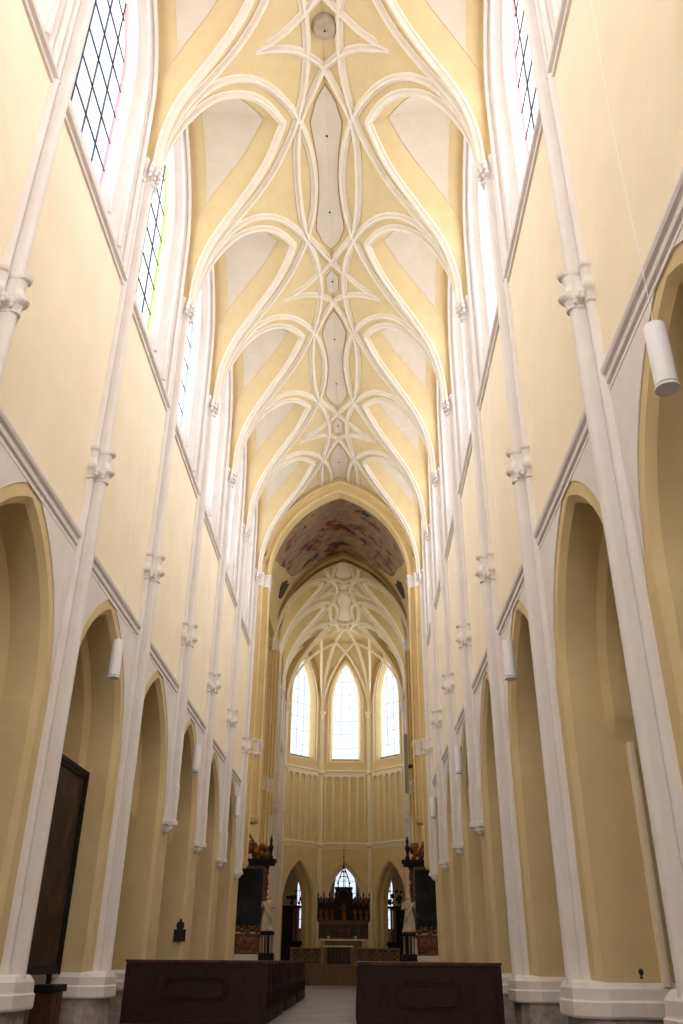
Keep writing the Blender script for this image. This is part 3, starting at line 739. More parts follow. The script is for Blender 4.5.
# apse vault
mb = MB(); CEN = Vector((0, AC, Zs(0, CHW)-1.15)); ASP = 22.0
def rib3(p, f):
    """quarter-arch from a corner capital to the vault centre"""
    a = f*PI/2; k_ = math.sin(a); r_ = 1-math.cos(a)
    return Vector((p[0]+(CEN.x-p[0])*r_, p[1]+(CEN.y-p[1])*r_, ASP+(CEN.z-ASP)*k_))
NF = 12
for i in range(5):
    G, nn = face_fn(i); h = FACEW/2
    for e, pv in ((-1, PV[i]), (1, PV[i+1])):
        R = []
        for j in range(NF+1):
            f = j/NF; rp = rib3(pv, f); zz = ASP+.3+(27.5-ASP)*f
            z_ = min(zz, 27.5); hw_ = h
            if z_ > AWS: c_ = (5.0**2-h*h)/(2*h); hw_ = max(0, math.sqrt(max(0, (h+c_)**2-(z_-AWS)**2))-c_)
            wp = Vector(G(e*hw_, 0, z_)) if j < NF else Vector(G(0, 0, 27.5))
            R.append([rp+(wp-rp)*v for v in lin(0, 1, 7)])
        mb.grid(R)
av = struct(mb.build('ceiling_apse', CVAULT, smooth=True), 'ochre webs of the apse vault')
for i in range(0, 6):
    P = [rib3(PV[i], j/14) for j in range(15)]; N = [(Vector((0, AC, 15))-p).normalized() for p in P]
    mb = MB(); mb.sweep(P, N, RIBP); mb.build('vault_rib', CRIB, av, smooth=True)
for i in range(5):     # intersecting arches over each window, springing from the corners
    G, nn = face_fn(i); h = FACEW/2
    for e in (-1, 1):
        a = Vector(PV[i] if e < 0 else PV[i+1]); P = []
        for j in range(13):
            f = j/12; q = rib3(a, f*.74); sh = Vector(G(e*h, 0, 0))-Vector(G(-e*h*.35, 0, 0)); sh.z = 0
            q2 = q-sh*(f**1.6)*.62; P.append(q2+Vector((0, 0, -.05)))
        mb = MB(); mb.sweep(P, [(Vector((0, AC, 15))-p).normalized() for p in P], [(x*.8, y*.8) for x, y in RIBP]); mb.build('vault_rib', CRIB, av, smooth=True)
# ---- ambulatory behind the apse arches
mb = MB(); AR_ = CWALL+3.15; r = AR_/math.cos(PI/8); OV = [(r*math.sin(math.radians(a)), AC+r*math.cos(math.radians(a))) for a in (-112.5, -67.5, -22.5, 22.5, 67.5, 112.5)]
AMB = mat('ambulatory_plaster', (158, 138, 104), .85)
for i in range(5):
    a = Vector(OV[i]); b = Vector(OV[i+1]); m = (a+b)/2; u = (b-a).normalized(); L = (b-a).length/2
    n_ = (m-Vector((0, AC))).normalized(); hw_ = .42; z0, sp, ri = 3.9, 7.0, 1.4
    G = lambda t, o, z: (m.x+u.x*t+n_.x*o, m.y+u.y*t+n_.y*o, z)
    offs = {0: 0, 1: 3.02, 2: 0, 3: -3.02, 4: 0}[i]
    if i == 2: hw_, z0, sp, ri = .95, 3.0, 7.1, 2.1
    for A_, B_ in ((-L, offs-hw_), (offs+hw_, L)): mb.grid([[G(A_, 0, 0), G(A_, 0, 11)], [G(B_, 0, 0), G(B_, 0, 11)]])
    tt = arch_line(hw_, ri, 8); mb.grid([[G(offs+t, 0, sp+q), G(offs+t, 0, 11)] for t, q in tt]); mb.grid([[G(offs+t, 0, 0), G(offs+t, 0, z0)] for t, q in tt])
    W_ = MB(); O = [(-hw_, z0)]+[(t, sp+q) for t, q in tt]+[(hw_, z0)]
    W_.grid([[G(offs+t, d, z) for t, z in O] for d in (0, .3)]); wf = struct(W_.build('window_%d' % (70+i), AMB), 'narrow ambulatory window seen through the lower apse arch')
    W_ = MB(); W_.poly([G(offs+t, .2, z) for t, z in O]); W_.build('pane', GLASS, wf, weld=False)
    W_ = MB(); b_ = .02
    for z in lin(z0+.7, sp+.6, 5): W_.prism([G(offs-hw_, .15, z-b_), G(offs+hw_, .15, z-b_), G(offs+hw_, .19, z-b_), G(offs-hw_, .19, z-b_)], (0, 0, 2*b_))
    W_.prism([G(offs-b_, .15, z0), G(offs+b_, .15, z0), G(offs+b_, .19, z0), G(offs-b_, .19, z0)], (0, 0, sp+ri-z0)); W_.build('lead_bars', LEAD, wf)
    sky_panel(G(offs, .7, 6), (-n_.x, -n_.y, 0), 1.6, 7.2, L_AMB)
mb.grid([[(x*1.005, y, 11) for x, y in PV], [(x, y, 11) for x, y in OV]]); struct(mb.build('wall_ambulatory', AMB), 'ambulatory walls behind the apse arches')

# ================================================================== aisles
AD = 12.4
for sd, sn in SIDES:
    S = side_fn(sd); wa = MB(); ac = MB(); tr = None
    for k in ROWS[:-1]:
        yc = row(k)+BAY/2; h = .9
        for a, b in ((-BAY/2, -h), (h, BAY/2)): wa.grid([[S(AD, yc+a, 0), S(AD, yc+a, 12)], [S(AD, yc+b, 0), S(AD, yc+b, 12)]])
        L = arch_line(h, 1.6, 8); wa.grid([[S(AD, yc+t, 8+q), S(AD, yc+t, 12)] for t, q in L]); wa.grid([[S(AD, yc+t, 0), S(AD, yc+t, 3.6)] for t, q in L])
        O = [(-h, 3.6)]+[(t, 8+q) for t, q in L]+[(h, 3.6)]
        W_ = MB(); W_.grid([[S(d, yc+t*(1 if d > 12.5 else 1.15), z) for t, z in O] for d in (AD, AD+.4)]); wf = struct(W_.build('window_%d' % nwin, CREAM), 'plain pointed aisle window, %s aisle' % sn); nwin += 1
        W_ = MB(); W_.poly([S(AD+.3, yc+t, z) for t, z in O]); W_.build('pane', GLASS, wf, weld=False)
        sky_panel(S(AD+.7, yc, 6.6), (-sd, 0, 0), 2.2, 6.4, L_AISLE)
    wo = struct(wa.build('wall_aisle_'+sn, PIERY), 'ochre outer aisle wall, '+sn)
    # aisle vault: pointed barrel across
    c = (7.15+AD)/2; hf = (AD-7.15)/2; ac.grid([[S(c+t, y, 7.0+q) for t, q in arch_line(hf, 4.2, 12)] for y in (-8, YA+1.5)])
    struct(ac.build('ceiling_aisle_'+sn, PIERY, smooth=True), 'aisle vault, '+sn)
    for k in ROWS:      # transverse arches
        y = row(k); hf2 = hf-.55; m2 = MB(); L = arch_line(hf2, 3.6, 12)
        for yy in (y-.45, y+.45):
            m2.grid([[S(c+t, yy, 6.2+q), S(c+t, yy, 11.3)] for t, q in L])
            for a, b in ((c-hf, c-hf2), (c+hf2, c+hf)): m2.grid([[S(a, yy, 0), S(a, yy, 11.3)], [S(b, yy, 0), S(b, yy, 11.3)]])
        P = [(c-hf2, 0)]+[(c+t, 6.2+q) for t, q in L]+[(c+hf2, 0)]
        m2.grid([[S(a, yy, z) for a, z in P] for yy in (y-.45, y+.45)]); m2.build('transverse_arch', PIERY, wo)
# ================================================================== west wall (behind the camera) with its great window
mb = MB(); hw_, z0, sp, ri = 2.6, 9, 19, 5
for a, b in ((-13, -hw_), (hw_, 13)): mb.grid([[(a, -8, 0), (a, -8, 30)], [(b, -8, 0), (b, -8, 30)]])
L = arch_line(hw_, ri, 10); mb.grid([[(t, -8, sp+q), (t, -8, 30)] for t, q in L]); mb.grid([[(t, -8, 0), (t, -8, z0)] for t, q in L])
struct(mb.build('wall_west', CREAM), 'cream west wall behind the camera')
mb = MB(); O = [(-hw_, z0)]+[(t, sp+q) for t, q in L]+[(hw_, z0)]; mb.grid([[(t, y, z) for t, z in O] for y in (-8, -8.4)]); wf = struct(mb.build('window_90', CREAM), 'great west window behind the camera')
mb = MB(); mb.poly([(t, -8.3, z) for t, z in O]); mb.build('pane', GLASS, wf, weld=False)
sky_panel((0, -8.9, 16.5), (0, 1, 0), 6, 16, L_WEST)
# roof cover keeping the sky out above the walls
mb = MB(); mb.box(-6.2, 6.2, -9.5, 84, 30.25, 30.4)
mb.box(-15, -6.9, -9.5, 46.5, 13.0, 13.1); mb.box(6.9, 15, -9.5, 46.5, 13.0, 13.1)
struct(mb.build('ceiling_roof', mat('roof_boards', (120, 100, 80))), 'roof above the vaults')

# ================================================================== chancel steps and platform
mb = MB()
for i in range(6): mb.box(-5.3, 5.3, 64+i*.5+.05, 67.2, i*.19, (i+1)*.19-.05); mb.box(-5.3, 5.3, 64+i*.5, 67.2, (i+1)*.19-.05, (i+1)*.19)
struct(mb.build('floor_chancel_steps', RAILM), 'pale stone steps up to the chancel')
mb = MB(); mb.box(-5.3, 5.3, 67, 73, 0, 1.14); mb.box(-2.3, 2.3, 73, 76, 0, 1.14); struct(mb.build('floor_chancel', STONE), 'raised chancel floor')

# ---- communion rail: two carved stretches with lozenge tracery
def rail(x0, x1, lab):
    t = empty('altar_rail', ((x0+x1)/2, 67.25, 1.14)); L = (x1-x0)/2
    mb = MB(); mb.box(-L, L, -.14, .14, 1.0, 1.12); mb.build('top_slab', RAILM, t, bevel=.02)
    mb = MB(); mb.box(-L, L, -.13, .13, 0, .14); mb.build('foot_slab', RAILM, t, bevel=.02)
    n_ = max(2, int(2*L/.75)); w_ = 2*L/n_
    for i in range(n_+1):
        mb = MB(); c = -L+i*w_; c = min(max(c, -L+.07), L-.07); mb.box(c-.06, c+.06, -.09, .09, .14, 1.0); mb.build('post', RAILM, t, bevel=.01)
    mb = MB()
    for i in range(n_):
        c = -L+(i+.5)*w_
        for a, b in (((-w_/2, .14), (w_/2, 1.0)), ((-w_/2, 1.0), (w_/2, .14))):
            mb.tube([(c+a[0], 0, a[1]), (c+b[0], 0, b[1])], .045, 6)
        mb.tube([(c+.25*math.cos(2*PI*q/20), 0, .57+.3*math.sin(2*PI*q/20)) for q in range(21)], .04, 6, (0, 1, .01))
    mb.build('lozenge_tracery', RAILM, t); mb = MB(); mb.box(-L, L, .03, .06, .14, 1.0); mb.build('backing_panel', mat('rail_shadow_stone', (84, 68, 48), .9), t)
    tag(t, lab, 'altar rail')
rail(-3.7, -1.45, 'carved stone altar rail left of the central altar table'); rail(.95, 4.1, 'carved stone altar rail right of the central altar table')

# ---- figures carved in wood or stone
def figure(name, H, material, arm=1, parent=None, halo=False):
    """standing robed statue, base at z 0, one continuous mesh"""
    mb = MB(); seg = 28; rows_ = []
    prof = [(.0, .17, .13), (.02, .185, .145), (.15, .17, .125), (.32, .145, .11), (.45, .13, .1), (.55, .118, .09), (.62, .112, .082), (.70, .128, .088), (.77, .135, .085), (.815, .12, .075), (.84, .07, .055), (.86, .04, .04), (.875, .038, .04), (.89, .047, .052), (.92, .058, .066), (.95, .058, .066), (.98, .042, .05), (1.0, .012, .015)]
    for z, rx, ry in prof:
        f = max(0, 1-z/.8); rows_.append([(H*(rx*(1+.13*f*math.sin(5*a+z*6)+.05*f*math.sin(11*a))*math.cos(a)+.02*math.sin(z*5)), H*(ry*(1+.12*f*math.sin(6*a))*math.sin(a)), H*z) for a in [2*PI*k/seg for k in range(seg)]])
    mb.grid(rows_, cv=True); mb.poly(rows_[0])
    for s_, up in ((-1, .0), (1, .12*arm)):
        sh = Vector((.115*s_, 0, .79)); el = Vector((.185*s_, -.05, .64+up*.3)); ha = Vector((.11*s_+.07*s_*up*8, -.16, .66+up))
        mb.tube([sh*H, ((sh+el)/2)*H, el*H, ((el+ha)/2)*H, ha*H], [.05*H, .05*H, .043*H, .036*H, .022*H], 9); mb.ball(ha*H, .028*H, 8, 5)
    mb.tube([(.13*H, -.03*H, .78*H), (.05*H, -.1*H, .6*H), (-.08*H, -.13*H, .42*H), (-.15*H, -.09*H, .2*H)], [.03*H, .045*H, .04*H, .02*H], 8)   # diagonal fold of the cloak
    mb.ball((0, -.062*H, .915*H), .014*H, 6, 4, sz=1.6)      # nose
    for k in range(9):     # hair locks
        a = PI*(.05+.9*k/8); mb.ball((.055*H*math.cos(a), .055*H*math.sin(a), .93*H), .022*H, 6, 4, sz=1.7)
    return mb.build(name, material, parent, smooth=True, weld=False)

# ---- front altar table
t = empty('altar_table', (-.27, 69, 1.14)); tag(t, 'stone altar table with dark glazed front standing before the high altar', 'altar')
mb = MB(); mb.box(-1.08, 1.08, -.5, .5, 1.17, 1.27); mb.build('table_slab', CLOTH, t, bevel=.02)
for sx in (-1, 1): mb = MB(); mb.box(sx*1.02-.13, sx*1.02+.13, -.45, .45, 0, 1.17); mb.build('side_pillar', RAILM, t, bevel=.02)
mb = MB(); mb.box(-.89, .89, -.36, .4, .1, 1.17); fr = mb.build('dark_front', DGLASS, t)
mb = MB()
for i in range(7): x = -.8+i*.267; mb.box(x-.02, x+.02, -.4, -.36, .12, 1.15)
mb.build('front_bars', GOLD, fr); mb = MB(); mb.box(-1.05, 1.05, -.42, .42, 0, .1); mb.build('foot', RAILM, t)

# ---- high altar
t = empty('high_altar', (0, 73, 1.14)); tag(t, 'tall dark carved gothic altarpiece with rows of figures in the apse', 'altar')
def z_(v): return v-1.14
mb = MB(); mb.box(-1.45, 1.45, -.35, .5, 0, z_(2.8)); mb.build('altar_block', RAILM, t, bevel=.02)
mb = MB(); mb.box(-1.82, 1.82, -.5, .5, z_(2.8), z_(2.92)); mb.build('altar_top', CLOTH, t, bevel=.015)
mb = MB(); mb.box(-1.95, 1.95, .1, .7, z_(2.92), z_(4.2)); mb.box(-2.05, 2.05, .05, .75, z_(4.12), z_(4.26)); pr_ = mb.build('predella', WOODR, t, bevel=.02)
mb = MB()
for i in range(5): x = -1.56+i*.78; mb.box(x-.33, x+.33, .06, .1, z_(3.1), z_(3.95))
mb.build('predella_panels', mat('carved_relief_wood', (74, 44, 28), .5, (40, 22, 14), 9, bump=1), pr_)
mb = MB(); mb.box(-2.05, 2.05, .45, .7, z_(4.26), z_(5.75)); mb.box(-.66, .66, .4, .75, z_(4.26), z_(6.6)); mb.build('niche_back', BLACKW, t)
xs = [-2.03, -1.58, -1.14, -.68, .68, 1.14, 1.58, 2.03]
for x in xs:
    mb = MB(); mb.box(x-.05, x+.05, .1, .5, z_(4.26), z_(5.72)); mb.lathe([(.08, z_(5.72)), (.09, z_(5.8)), (.05, z_(5.85)), (.045, z_(6.0)), (.07, z_(6.05)), (.0, z_(6.35))], (x, .25, 0), 6); mb.build('niche_pinnacle', BLACKW, t)
mb = MB()
for a, b in zip(xs[:3], xs[1:4]):
    for s_ in (1, -1):
        u, v_ = (a, b) if s_ == 1 else (-b, -a)
        L = arch_line((v_-u)/2-.04, .3, 6); m_ = (u+v_)/2
        mb.tube([(m_+p, .12, z_(5.3)+q) for p, q in L], .035, 6, (0, 1, .01)); mb.prism([(u, .14, z_(5.62)), (m_, .14, z_(6.0)), (v_, .14, z_(5.62))], (0, .12, 0))
L = arch_line(.56, .6, 8); mb.tube([(p, .1, z_(5.85)+q) for p, q in L], .05, 6, (0, 1, .01)); mb.build('canopy_tracery', WOODR, t)
mb = MB(); mb.box(-.72, .72, .15, .75, z_(6.5), z_(6.66)); mb.box(-.66, -.56, .12, .5, z_(4.26), z_(6.5)); mb.box(.56, .66, .12, .5, z_(4.26), z_(6.5)); mb.build('central_tower', BLACKW, t, bevel=.015)
mb = MB()
for sx in (-.45, 0, .45): mb.tube([(sx, .4, z_(6.66)), (sx*.9, .4, z_(7.2)), (sx*.45, .4, z_(7.7)), (0, .4, z_(8.3))], .04, 6)
mb.tube([(-.3, .4, z_(7.45)), (.3, .4, z_(7.45))], .03, 6); mb.tube([(0, .4, z_(8.2)), (0, .4, z_(9.75))], [.05, .02], 6); mb.ball((0, .4, z_(8.9)), .08, 8, 5)
for s_ in (-1, 1):
    for zz in (6.95, 7.35, 7.8): mb.ball((s_*(.62-.5*(zz-6.7)), .4, z_(zz)), .07, 7, 4)
mb.build('openwork_spire', BLACKW, t)
centre = figure('altar_figure', 1.15, GOLD); centre.location = (0, 73.3, 4.27+.02); tag(centre, 'gilded figure in the central niche of the high altar', 'statue')
for i, x in enumerate([-1.8, -1.36, -.91, .91, 1.36, 1.8]):
    o = figure('altar_figure', .8, GOLD) if i == 0 else f0.copy()
    if i == 0: f0 = o
    else: COL.objects.link(o)
    o.location = (x, 73.3, 4.27+.02)
    tag(o, 'small gilded figure in the high altar niches, %s' % ['far left', 'second from left', 'third from left, beside the central tower', 'fourth from left, right of the central tower', 'second from right', 'far right'][i], 'statue', 'niche figures of the high altar')
t = empty('altar_cross', (-.15, 72.75, 2.93)); tag(t, 'pale standing cross at the middle of the high altar table', 'cross')
mb = MB(); mb.lathe([(.1, 0), (.1, .03), (.03, .08), (.03, .14)], seg=10); mb.build('foot', GOLD, t); mb = MB(); mb.box(-.03, .03, -.02, .02, .12, .8); mb.box(-.2, .2, -.02, .02, .5, .56); mb.build('cross_arms', GOLD, t)
for x, lab in ((-1.15, 'left'), (.95, 'right')):
    t = empty('potted_flowers', (x, 72.75, 2.93)); tag(t, 'green flower arrangement on the high altar table, '+lab+' of the cross', 'flowers')
    mb = MB(); mb.lathe([(.07, 0), (.1, .12), (.11, .2)], seg=10); mb.build('vase', CLOTH, t)
    mb = MB()
    for i in range(26):
        a = random.random()*2*PI; r_ = random.random()*.3; mb.ball((r_*math.cos(a), r_*.5*math.sin(a), .24+random.random()*.3), .06, 5, 4)
    mb.build('leaves', GREEN, t)

# ---- side altars under the choir arch (one each side), statue and pedestal in front
def twist(mb, c, r, z0, z1, turns=4):
    R = []
    for i in range(49):
        f = i/48; a = 2*PI*turns*f; z = z0+(z1-z0)*f
        R.append([(c[0]+.35*r*math.cos(a)+r*math.cos(q), c[1]+.35*r*math.sin(a)+r*math.sin(q), z) for q in [2*PI*k/10 for k in range(10)]])
    mb.grid(R, cv=True); mb.poly(R[-1]); mb.poly(R[0])
for sd, sn in SIDES:
    X = lambda d: sd*(d-5.9)
    t = empty('side_altar', (sd*5.9, 54.6, 0)); tag(t, 'dark carved side altar with black framed painting, %s of the choir arch' % sn, 'altar')
    def bx(name, d0, d1, y0, y1, z0, z1, m, par=None, bev=.02):
        mb = MB(); mb.box(min(X(d0), X(d1)), max(X(d0), X(d1)), y0, y1, z0, z1); return mb.build(name, m, par or t, bevel=bev)
    bx('stone_step', 4.45, 7.6, -.7, .9, 0, 1.3, RAILM); bx('white_slab', 4.5, 7.5, -.75, .8, 1.3, 1.72, CLOTH)
    a_ = bx('antependium', 4.62, 7.2, -.6, .6, 1.72, 2.62, mat('ornate_antependium', (150, 96, 52), .5, (58, 26, 14), 5, bump=1, bscale=9, detail=2))
    mb = MB()
    for i in range(7):
        cx = X(4.85+i*.34); mb.tube([(cx+.13*math.cos(2*PI*q/14), -.62, 2.15+.2*math.sin(2*PI*q/14)) for q in range(15)], .035, 5, (0, 1, .01))
    mb.build('scrollwork', GOLD, a_)
    bx('altar_shelf', 4.5, 7.3, -.55, .6, 2.62, 2.78, WOODR)
    mb = MB()
    for i in range(6):
        cx = X(4.72+i*.3); mb.ball((cx, -.2, 2.95+.12*math.sin(i*2.1)), .16, 8, 6, sz=.9); mb.ball((cx+.1, -.25, 3.15), .08, 7, 5)
    mb.build('gilded_ornament', GOLD, t, smooth=True)
    fr = bx('picture_frame', 4.42, 7.3, 0, .25, 2.9, 6.45, mat('grey_frame', (122, 104, 88), .5, (92, 78, 66), 6))
    mb = MB(); mb.box(min(X(4.56), X(7.1)), max(X(4.56), X(7.1)), -.02, .01, 3.08, 6.3); mb.build('painting', OIL2, fr)
    bx('entablature', 3.9, 7.7, -.35, .5, 6.5, 6.66, BLACKW); bx('cornice', 3.8, 7.8, -.45, .5, 6.66, 6.84, BLACKW)
    cr = MB()
    for i in range(34):
        d = 4.3+random.random()*2.6; top = 7.9-.35*abs(d-5.2); z = 6.9+random.random()*(top-6.9); cr.ball((X(d), -.1+random.random()*.3, z), .1+random.random()*.12, 8, 5, sz=1.2)
    cr.tube([(X(4.9), 0, 6.84), (X(5.0), 0, 7.5), (X(5.5), 0, 8.2), (X(6.1), 0, 7.6)], .1, 7); cr.build('carved_crown', GOLD, t, smooth=True)
    pn = MB(); pn.lathe([(.12, 6.84), (.16, 6.95), (.08, 7.1), (.12, 7.4), (.16, 7.5), (.07, 7.7), (.1, 7.9), (.02, 8.2)], (X(4.15), -.1, 0), 10); pn.build('urn_finial', BLACKW, t, smooth=True)
    mb = MB(); mb.lathe([(.15, 2.8), (.15, 2.95), (.1, 3.0)], (X(4.35), .05, 0), 10); twist(mb, (X(4.35), .05), .1, 3.0, 6.35); mb.lathe([(.1, 6.3), (.17, 6.45), (.17, 6.5)], (X(4.35), .05, 0), 10)
    c_ = mb.build('twisted_column', mat('carved_dark_gilt', (104, 62, 34), .45, (36, 22, 15), 9, metal=.2), t, smooth=True)
    mb = MB()
    for i in range(13): mb.ball((X(4.35)+.1*math.cos(i*1.9), -.1, 4.85+i*.12), .075, 6, 4)
    mb.build('vine_carving', GOLD, c_, smooth=True)
    # pedestal with small columns, statue on top
    p = empty('statue_pedestal', (sd*4.05, 53.4, 0)); tag(p, 'black pedestal with small pale columns in front of the %s side altar' % sn, 'pedestal')
    mb = MB(); mb.box(-.42, .42, -.4, .4, 0, 1.8); mb.build('plinth', BLACKW, p, bevel=.03); mb = MB(); mb.box(-.38, .38, -.38, .38, 2.7, 2.9); mb.box(-.3, .3, -.3, .3, 1.8, 2.7) if False else None; mb.build('top_slab', BLACKW, p, bevel=.03)
    mb = MB(); mb.lathe([(.16, 1.8), (.16, 2.7)], seg=10); mb.build('core', BLACKW, p)
    for qx, qy in ((-.28, -.28), (.28, -.28), (-.28, .28), (.28, .28), (0, -.3)):
        mb = MB(); mb.lathe([(.07, 1.8), (.045, 1.86), (.045, 2.62), (.07, 2.7)], (qx, qy, 0), 8); mb.build('colonnette', mat('pale_colonnette', (120, 112, 100), .4), p, smooth=True)
    f = figure('robed_statue', 1.9, MARB, 1); f.location = (sd*4.05, 53.4, 2.9); f.scale.x = sd
    tag(f, 'whitish robed statue on the black pedestal, %s of the chancel' % sn, 'statue')

# ---- small altars in the ambulatory
for sd, sn in SIDES:
    t = empty('ambulatory_altar', (sd*4.6, 78.6, 0)); tag(t, 'dark altar with red columns behind the %s lower apse arch' % sn, 'altar')
    X = lambda d: sd*(d-4.75)
    def bx(name, d0, d1, y0, y1, z0, z1, m): mb = MB(); mb.box(min(X(d0), X(d1)), max(X(d0), X(d1)), y0, y1, z0, z1); return mb.build(name, m, t, bevel=.02)
    bx('altar_block', 3.4, 5.6, -.4, .4, 0, 2.55, BLACKW); bx('altar_top', 3.1, 5.8, -.5, .45, 2.55, 2.85, BLACKW); bx('reredos', 4.25, 5.6, .1, .4, 2.85, 5.5, BLACKW)
    for d in (4.12, 4.42): mb = MB(); mb.lathe([(.13, 2.85), (.1, 2.95), (.1, 5.2), (.14, 5.35)], (X(d), -.15, 0), 10); mb.build('red_column', REDM, t, smooth=True)
    bx('entablature', 3.85, 5.8, -.35, .4, 5.35, 5.55, BLACKW)
    mb = MB()
    for i in range(22): mb.ball((X(3.75+random.random()*1.3), -.2+random.random()*.3, 5.6+random.random()*.8*(1 if i % 3 else 1.5)), .1+random.random()*.08, 7, 5)
    mb.build('carved_crown', BLACKW, t, smooth=True)
    f = figure('small_statue', 1.15, WOODR); f.location = (sd*3.55, 78.4, 2.87); tag(f, 'small dark statue silhouetted against the %s ambulatory window' % sn, 'statue')

# ================================================================== pews
def make_pew(L):
    t = empty('pew')
    fr = MB(); fr.box(0, L, 0, .045, .08, 1.36); b = fr.build('back_panel', WOOD, t)
    m = MB()
    for z0, z1 in ((.1, .34), (1.2, 1.36)): m.box(0, L, -.022, 0, z0, z1)
    for x in (0, L*.16, L*.80, L-.14): m.box(x, x+.14, -.022, 0, .34, 1.2)
    m.build('panel_frame', WOOD, b, bevel=.008)
    m = MB(); cx = L*.5; hw_, hh = L*.235, .26
    for g in (1.0, .86):
        P = []
        for k in range(40):
            a = 2*PI*k/40; c, s_ = math.cos(a), math.sin(a); e = .45
            P.append((cx+g*hw_*math.copysign(abs(c)**e, c)-(1-g)*0, -.012, .77+hh*(g if g == 1 else .78)*math.copysign(abs(s_)**e, s_)))
        m.sweep(P, (0, -1, 0), [(-.022, 0), (-.012, .02), (.012, .02), (.022, 0)], closed=True)
    m.build('oval_moulding', WOOD, b)
    m = MB(); m.box(-.03, L+.03, -.06, .11, 1.36, 1.40); m.box(-.045, L+.045, -.08, .13, 1.40, 1.435); m.build('top_rail', WOODR, t, bevel=.01)
    m = MB(); m.box(-.02, L+.02, -.05, .07, 0, .1); m.build('foot_rail', WOOD, t, bevel=.01)
    m = MB(); m.box(.04, L-.04, .045, .46, .44, .485); m.build('seat', WOOD, t, bevel=.01)
    m = MB(); m.box(.04, L-.04, -.34, -.16, .16, .2) if False else m.box(.04, L-.04, .62, .78, .14, .18); m.build('kneeler', WOOD, t, bevel=.01)
    for x in (-.03, L-.02):
        P = [(x, .0, 0), (x, .0, 1.34), (x, .12, 1.36), (x, .22, 1.2), (x, .3, .98), (x, .46, .9), (x, .58, .8), (x, .56, .6), (x, .62, .45), (x, .80, .3), (x, .84, 0)]
        m = MB(); m.prism(P, (.05, 0, 0)); e = m.build('end_panel', WOOD, t, bevel=.008)
        m = MB(); xo = x-.005 if x < 0 else x+.055
        m.tube([(xo, .28+.16*math.cos(a), .5+.22*math.sin(a)) for a in [2*PI*k/24 for k in range(25)]], .012, 6, (1, 0, .01)); m.build('end_moulding', WOOD, e)
        for zz, yy in ((.06, .78), (.06, .1)): pass
    return t
pw = {}
def pews(sn, x0, x1, ys):
    for i, y in enumerate(ys):
        a, b = (x0, x1) if i == 0 else (max(x0, -4.55), min(x1, 4.35))
        key = (sn, round(b-a, 2))
        if key not in pw: t = pw[key] = make_pew(b-a)
        else: t = copy_tree(pw[key])
        t.location = (a, y, 0)
        num = ['first', 'second', 'third', 'fourth', 'fifth', 'sixth', 'seventh', 'eighth', 'ninth', 'tenth', 'eleventh', 'twelfth', 'thirteenth', 'fourteenth', 'fifteenth', 'sixteenth'][i]
        tag(t, ('dark wooden pew with oval back panel nearest the camera, %s block' if i == 0 else 'dark wooden pew in the %s block, '+num+' row from the camera') % sn, 'pew', 'pews of the %s block' % sn)
PITCH = .98
pews('left', -4.85, -1.22, [24.6+PITCH*i for i in range(6)]+[31.6+PITCH*i for i in range(5)]+[37.6+PITCH*i for i in range(5)])
pews('right', 1.15, 4.35, [21.5+PITCH*i for i in range(6)]+[28.5+PITCH*i for i in range(5)]+[34.5+PITCH*i for i in range(5)])

# ================================================================== things on and near the piers
t = empty('large_painting', (-5.9, 20.2, 0)); tag(t, 'huge dark old oil painting in a black frame standing in the left arcade', 'painting')
y0, y1, z0, z1 = -2.1, 2.12, 1.12, 5.72
mb = MB(); mb.box(-.06, -.01, y0+.12, y1-.12, z0+.12, z1-.12); mb.build('canvas', OIL, t)
mb = MB()
for g, xx in ((0, .05), (.09, .025)):
    for a in ((y0+g, y1-g, z0+g, z0+g+.1), (y0+g, y1-g, z1-g-.1, z1-g), (y0+g, y0+g+.1, z0+g, z1-g), (y1-g-.1, y1-g, z0+g, z1-g)): mb.box(-.07, xx, *a)
mb.build('frame', BLACKW, t, bevel=.01)
for yy in (-1.7, 1.7): mb = MB(); mb.box(-.1, -.02, yy-.08, yy+.08, 0, z0+.1); mb.box(-.3, .1, yy-.08, yy+.08, 0, .08); mb.build('stand_leg', BLACKW, t)
t = empty('wooden_cabinet', (-5.62, 20.95, 0)); tag(t, 'low red-brown wooden cabinet with dark top below the large painting', 'cabinet')
mb = MB(); mb.box(-.22, .2, -.4, .4, .08, .8); mb.build('body', WOODR, t, bevel=.01); mb = MB(); mb.box(-.25, .26, -.46, .46, .8, .94); mb.build('top', BLACKW, t, bevel=.02)
mb = MB(); mb.box(.2, .215, -.34, -.02, .14, .74); mb.box(.2, .215, .02, .34, .14, .74); d_ = mb.build('door', WOODR, t, bevel=.005); mb = MB(); mb.box(-.24, .23, -.42, .42, 0, .08); mb.build('foot', BLACKW, t)
t = empty('wall_plaque', (-5.36, 34.11, 0)); tag(t, 'small black plaque with rounded top on the left arcade pier', 'plaque')
mb = MB(); mb.box(-.24, .2, 0, .05, 2.02, 2.42); mb.build('lower_tablet', DARKM, t, bevel=.01); mb = MB(); mb.prism([(-.02+.15*math.cos(a), 0, 2.54+.15*math.sin(a)) for a in [2*PI*k/20 for k in range(20)]], (0, .05, 0)); mb.ball((-.02, .02, 2.72), .05, 7, 5); mb.build('round_crest', DARKM, t)
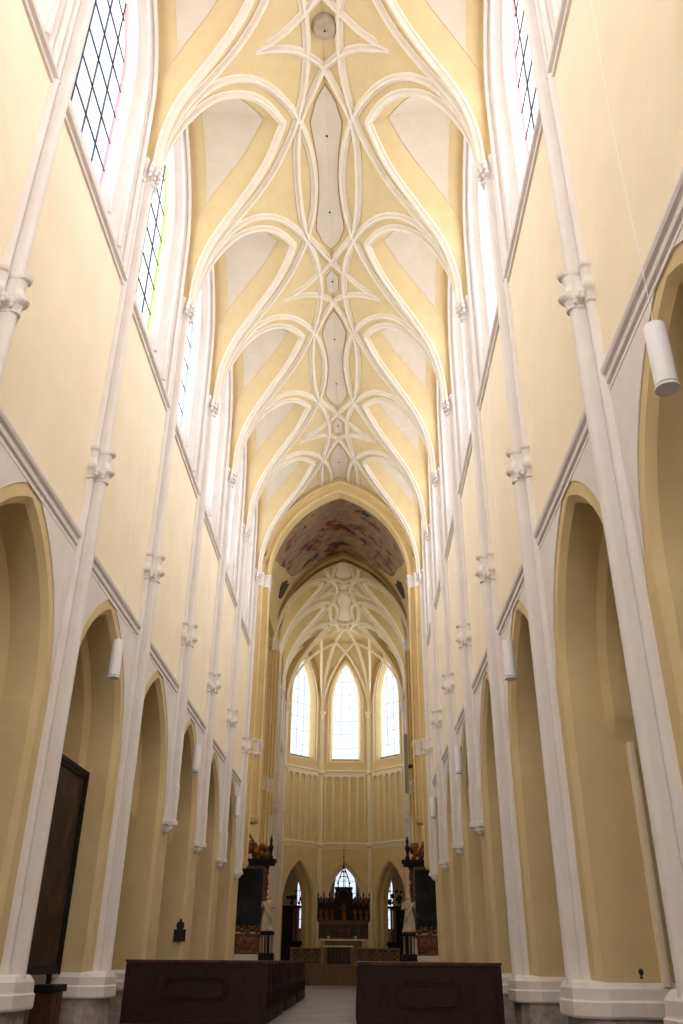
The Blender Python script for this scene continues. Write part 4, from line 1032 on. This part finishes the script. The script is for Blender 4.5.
t = empty('column_loudspeaker', (4.42, 57.9, 0)); tag(t, 'tall narrow grey loudspeaker column on the right choir arch pilaster', 'loudspeaker')
mb = MB(); mb.box(-.13, .13, -.1, .1, 11.3, 15.2); mb.build('cabinet', SPK, t, bevel=.02); mb = MB(); mb.box(-.1, .1, -.115, -.1, 11.4, 15.1); mb.build('grille', mat('speaker_grille', (132, 124, 112), .7), t); mb = MB(); mb.box(-.05, .45, .1, .42, 13, 13.2); mb.build('bracket', DARKM, t)
t = empty('wall_spotlight', (5.94, 16.22, 1.22)); tag(t, 'tiny black spotlight on the white plinth at lower right', 'spotlight')  # small black device standing on the plinth, not a lamp
mb = MB(); mb.lathe([(.03, 0), (.03, .02), (.012, .03), (.012, .06)], seg=10); mb.build('foot', DARKM, t); mb = MB(); mb.ball((0, -.01, .1), .045, 10, 6, sz=1.2); mb.build('head', DARKM, t, smooth=True)
def lamp():
    t = empty('pendant_lamp')
    mb = MB(); mb.lathe([(.10, .0), (.138, .015), (.14, .05), (.14, .9), (.135, .93), (.05, .945), (.02, .99)], seg=24); mb.build('shade', LAMPW, t, smooth=True)
    mb = MB(); mb.lathe([(.015, -.05), (.15, -.05), (.155, -.035), (.15, -.02), (.015, -.02)], seg=24); mb.build('lower_disc', LAMPW, t)
    mb = MB()
    for a in (0, 2.1, 4.2): mb.lathe([(.03, -.02), (.03, .01)], (.08*math.cos(a), .08*math.sin(a), 0), 8)
    mb.build('bulb_sockets', DARKM, t)
    mb = MB(); mb.tube([(0, 0, .97), (.02, 0, 5), (.21, 0, 9.98)], .005, 5); mb.build('cord', LAMPW, t)
    return t
l0 = lamp()
for sd, sn in SIDES:
    for j, (yy, zz) in enumerate([(8.32, 7.66), (20.2, 7.66), (32.08, 7.68), (43.96, 7.8)]):
        o = l0 if (sd < 0 and j == 0) else copy_tree(l0)
        o.location = (sd*4.94, yy, zz); o.rotation_euler.z = 0 if sd > 0 else PI
        tag(o, 'white cylindrical pendant lamp in the %s arcade, %s from the camera' % (sn, ['nearest', 'second', 'third', 'farthest'][j]), 'pendant lamp', 'pendant lamps in the arcades')
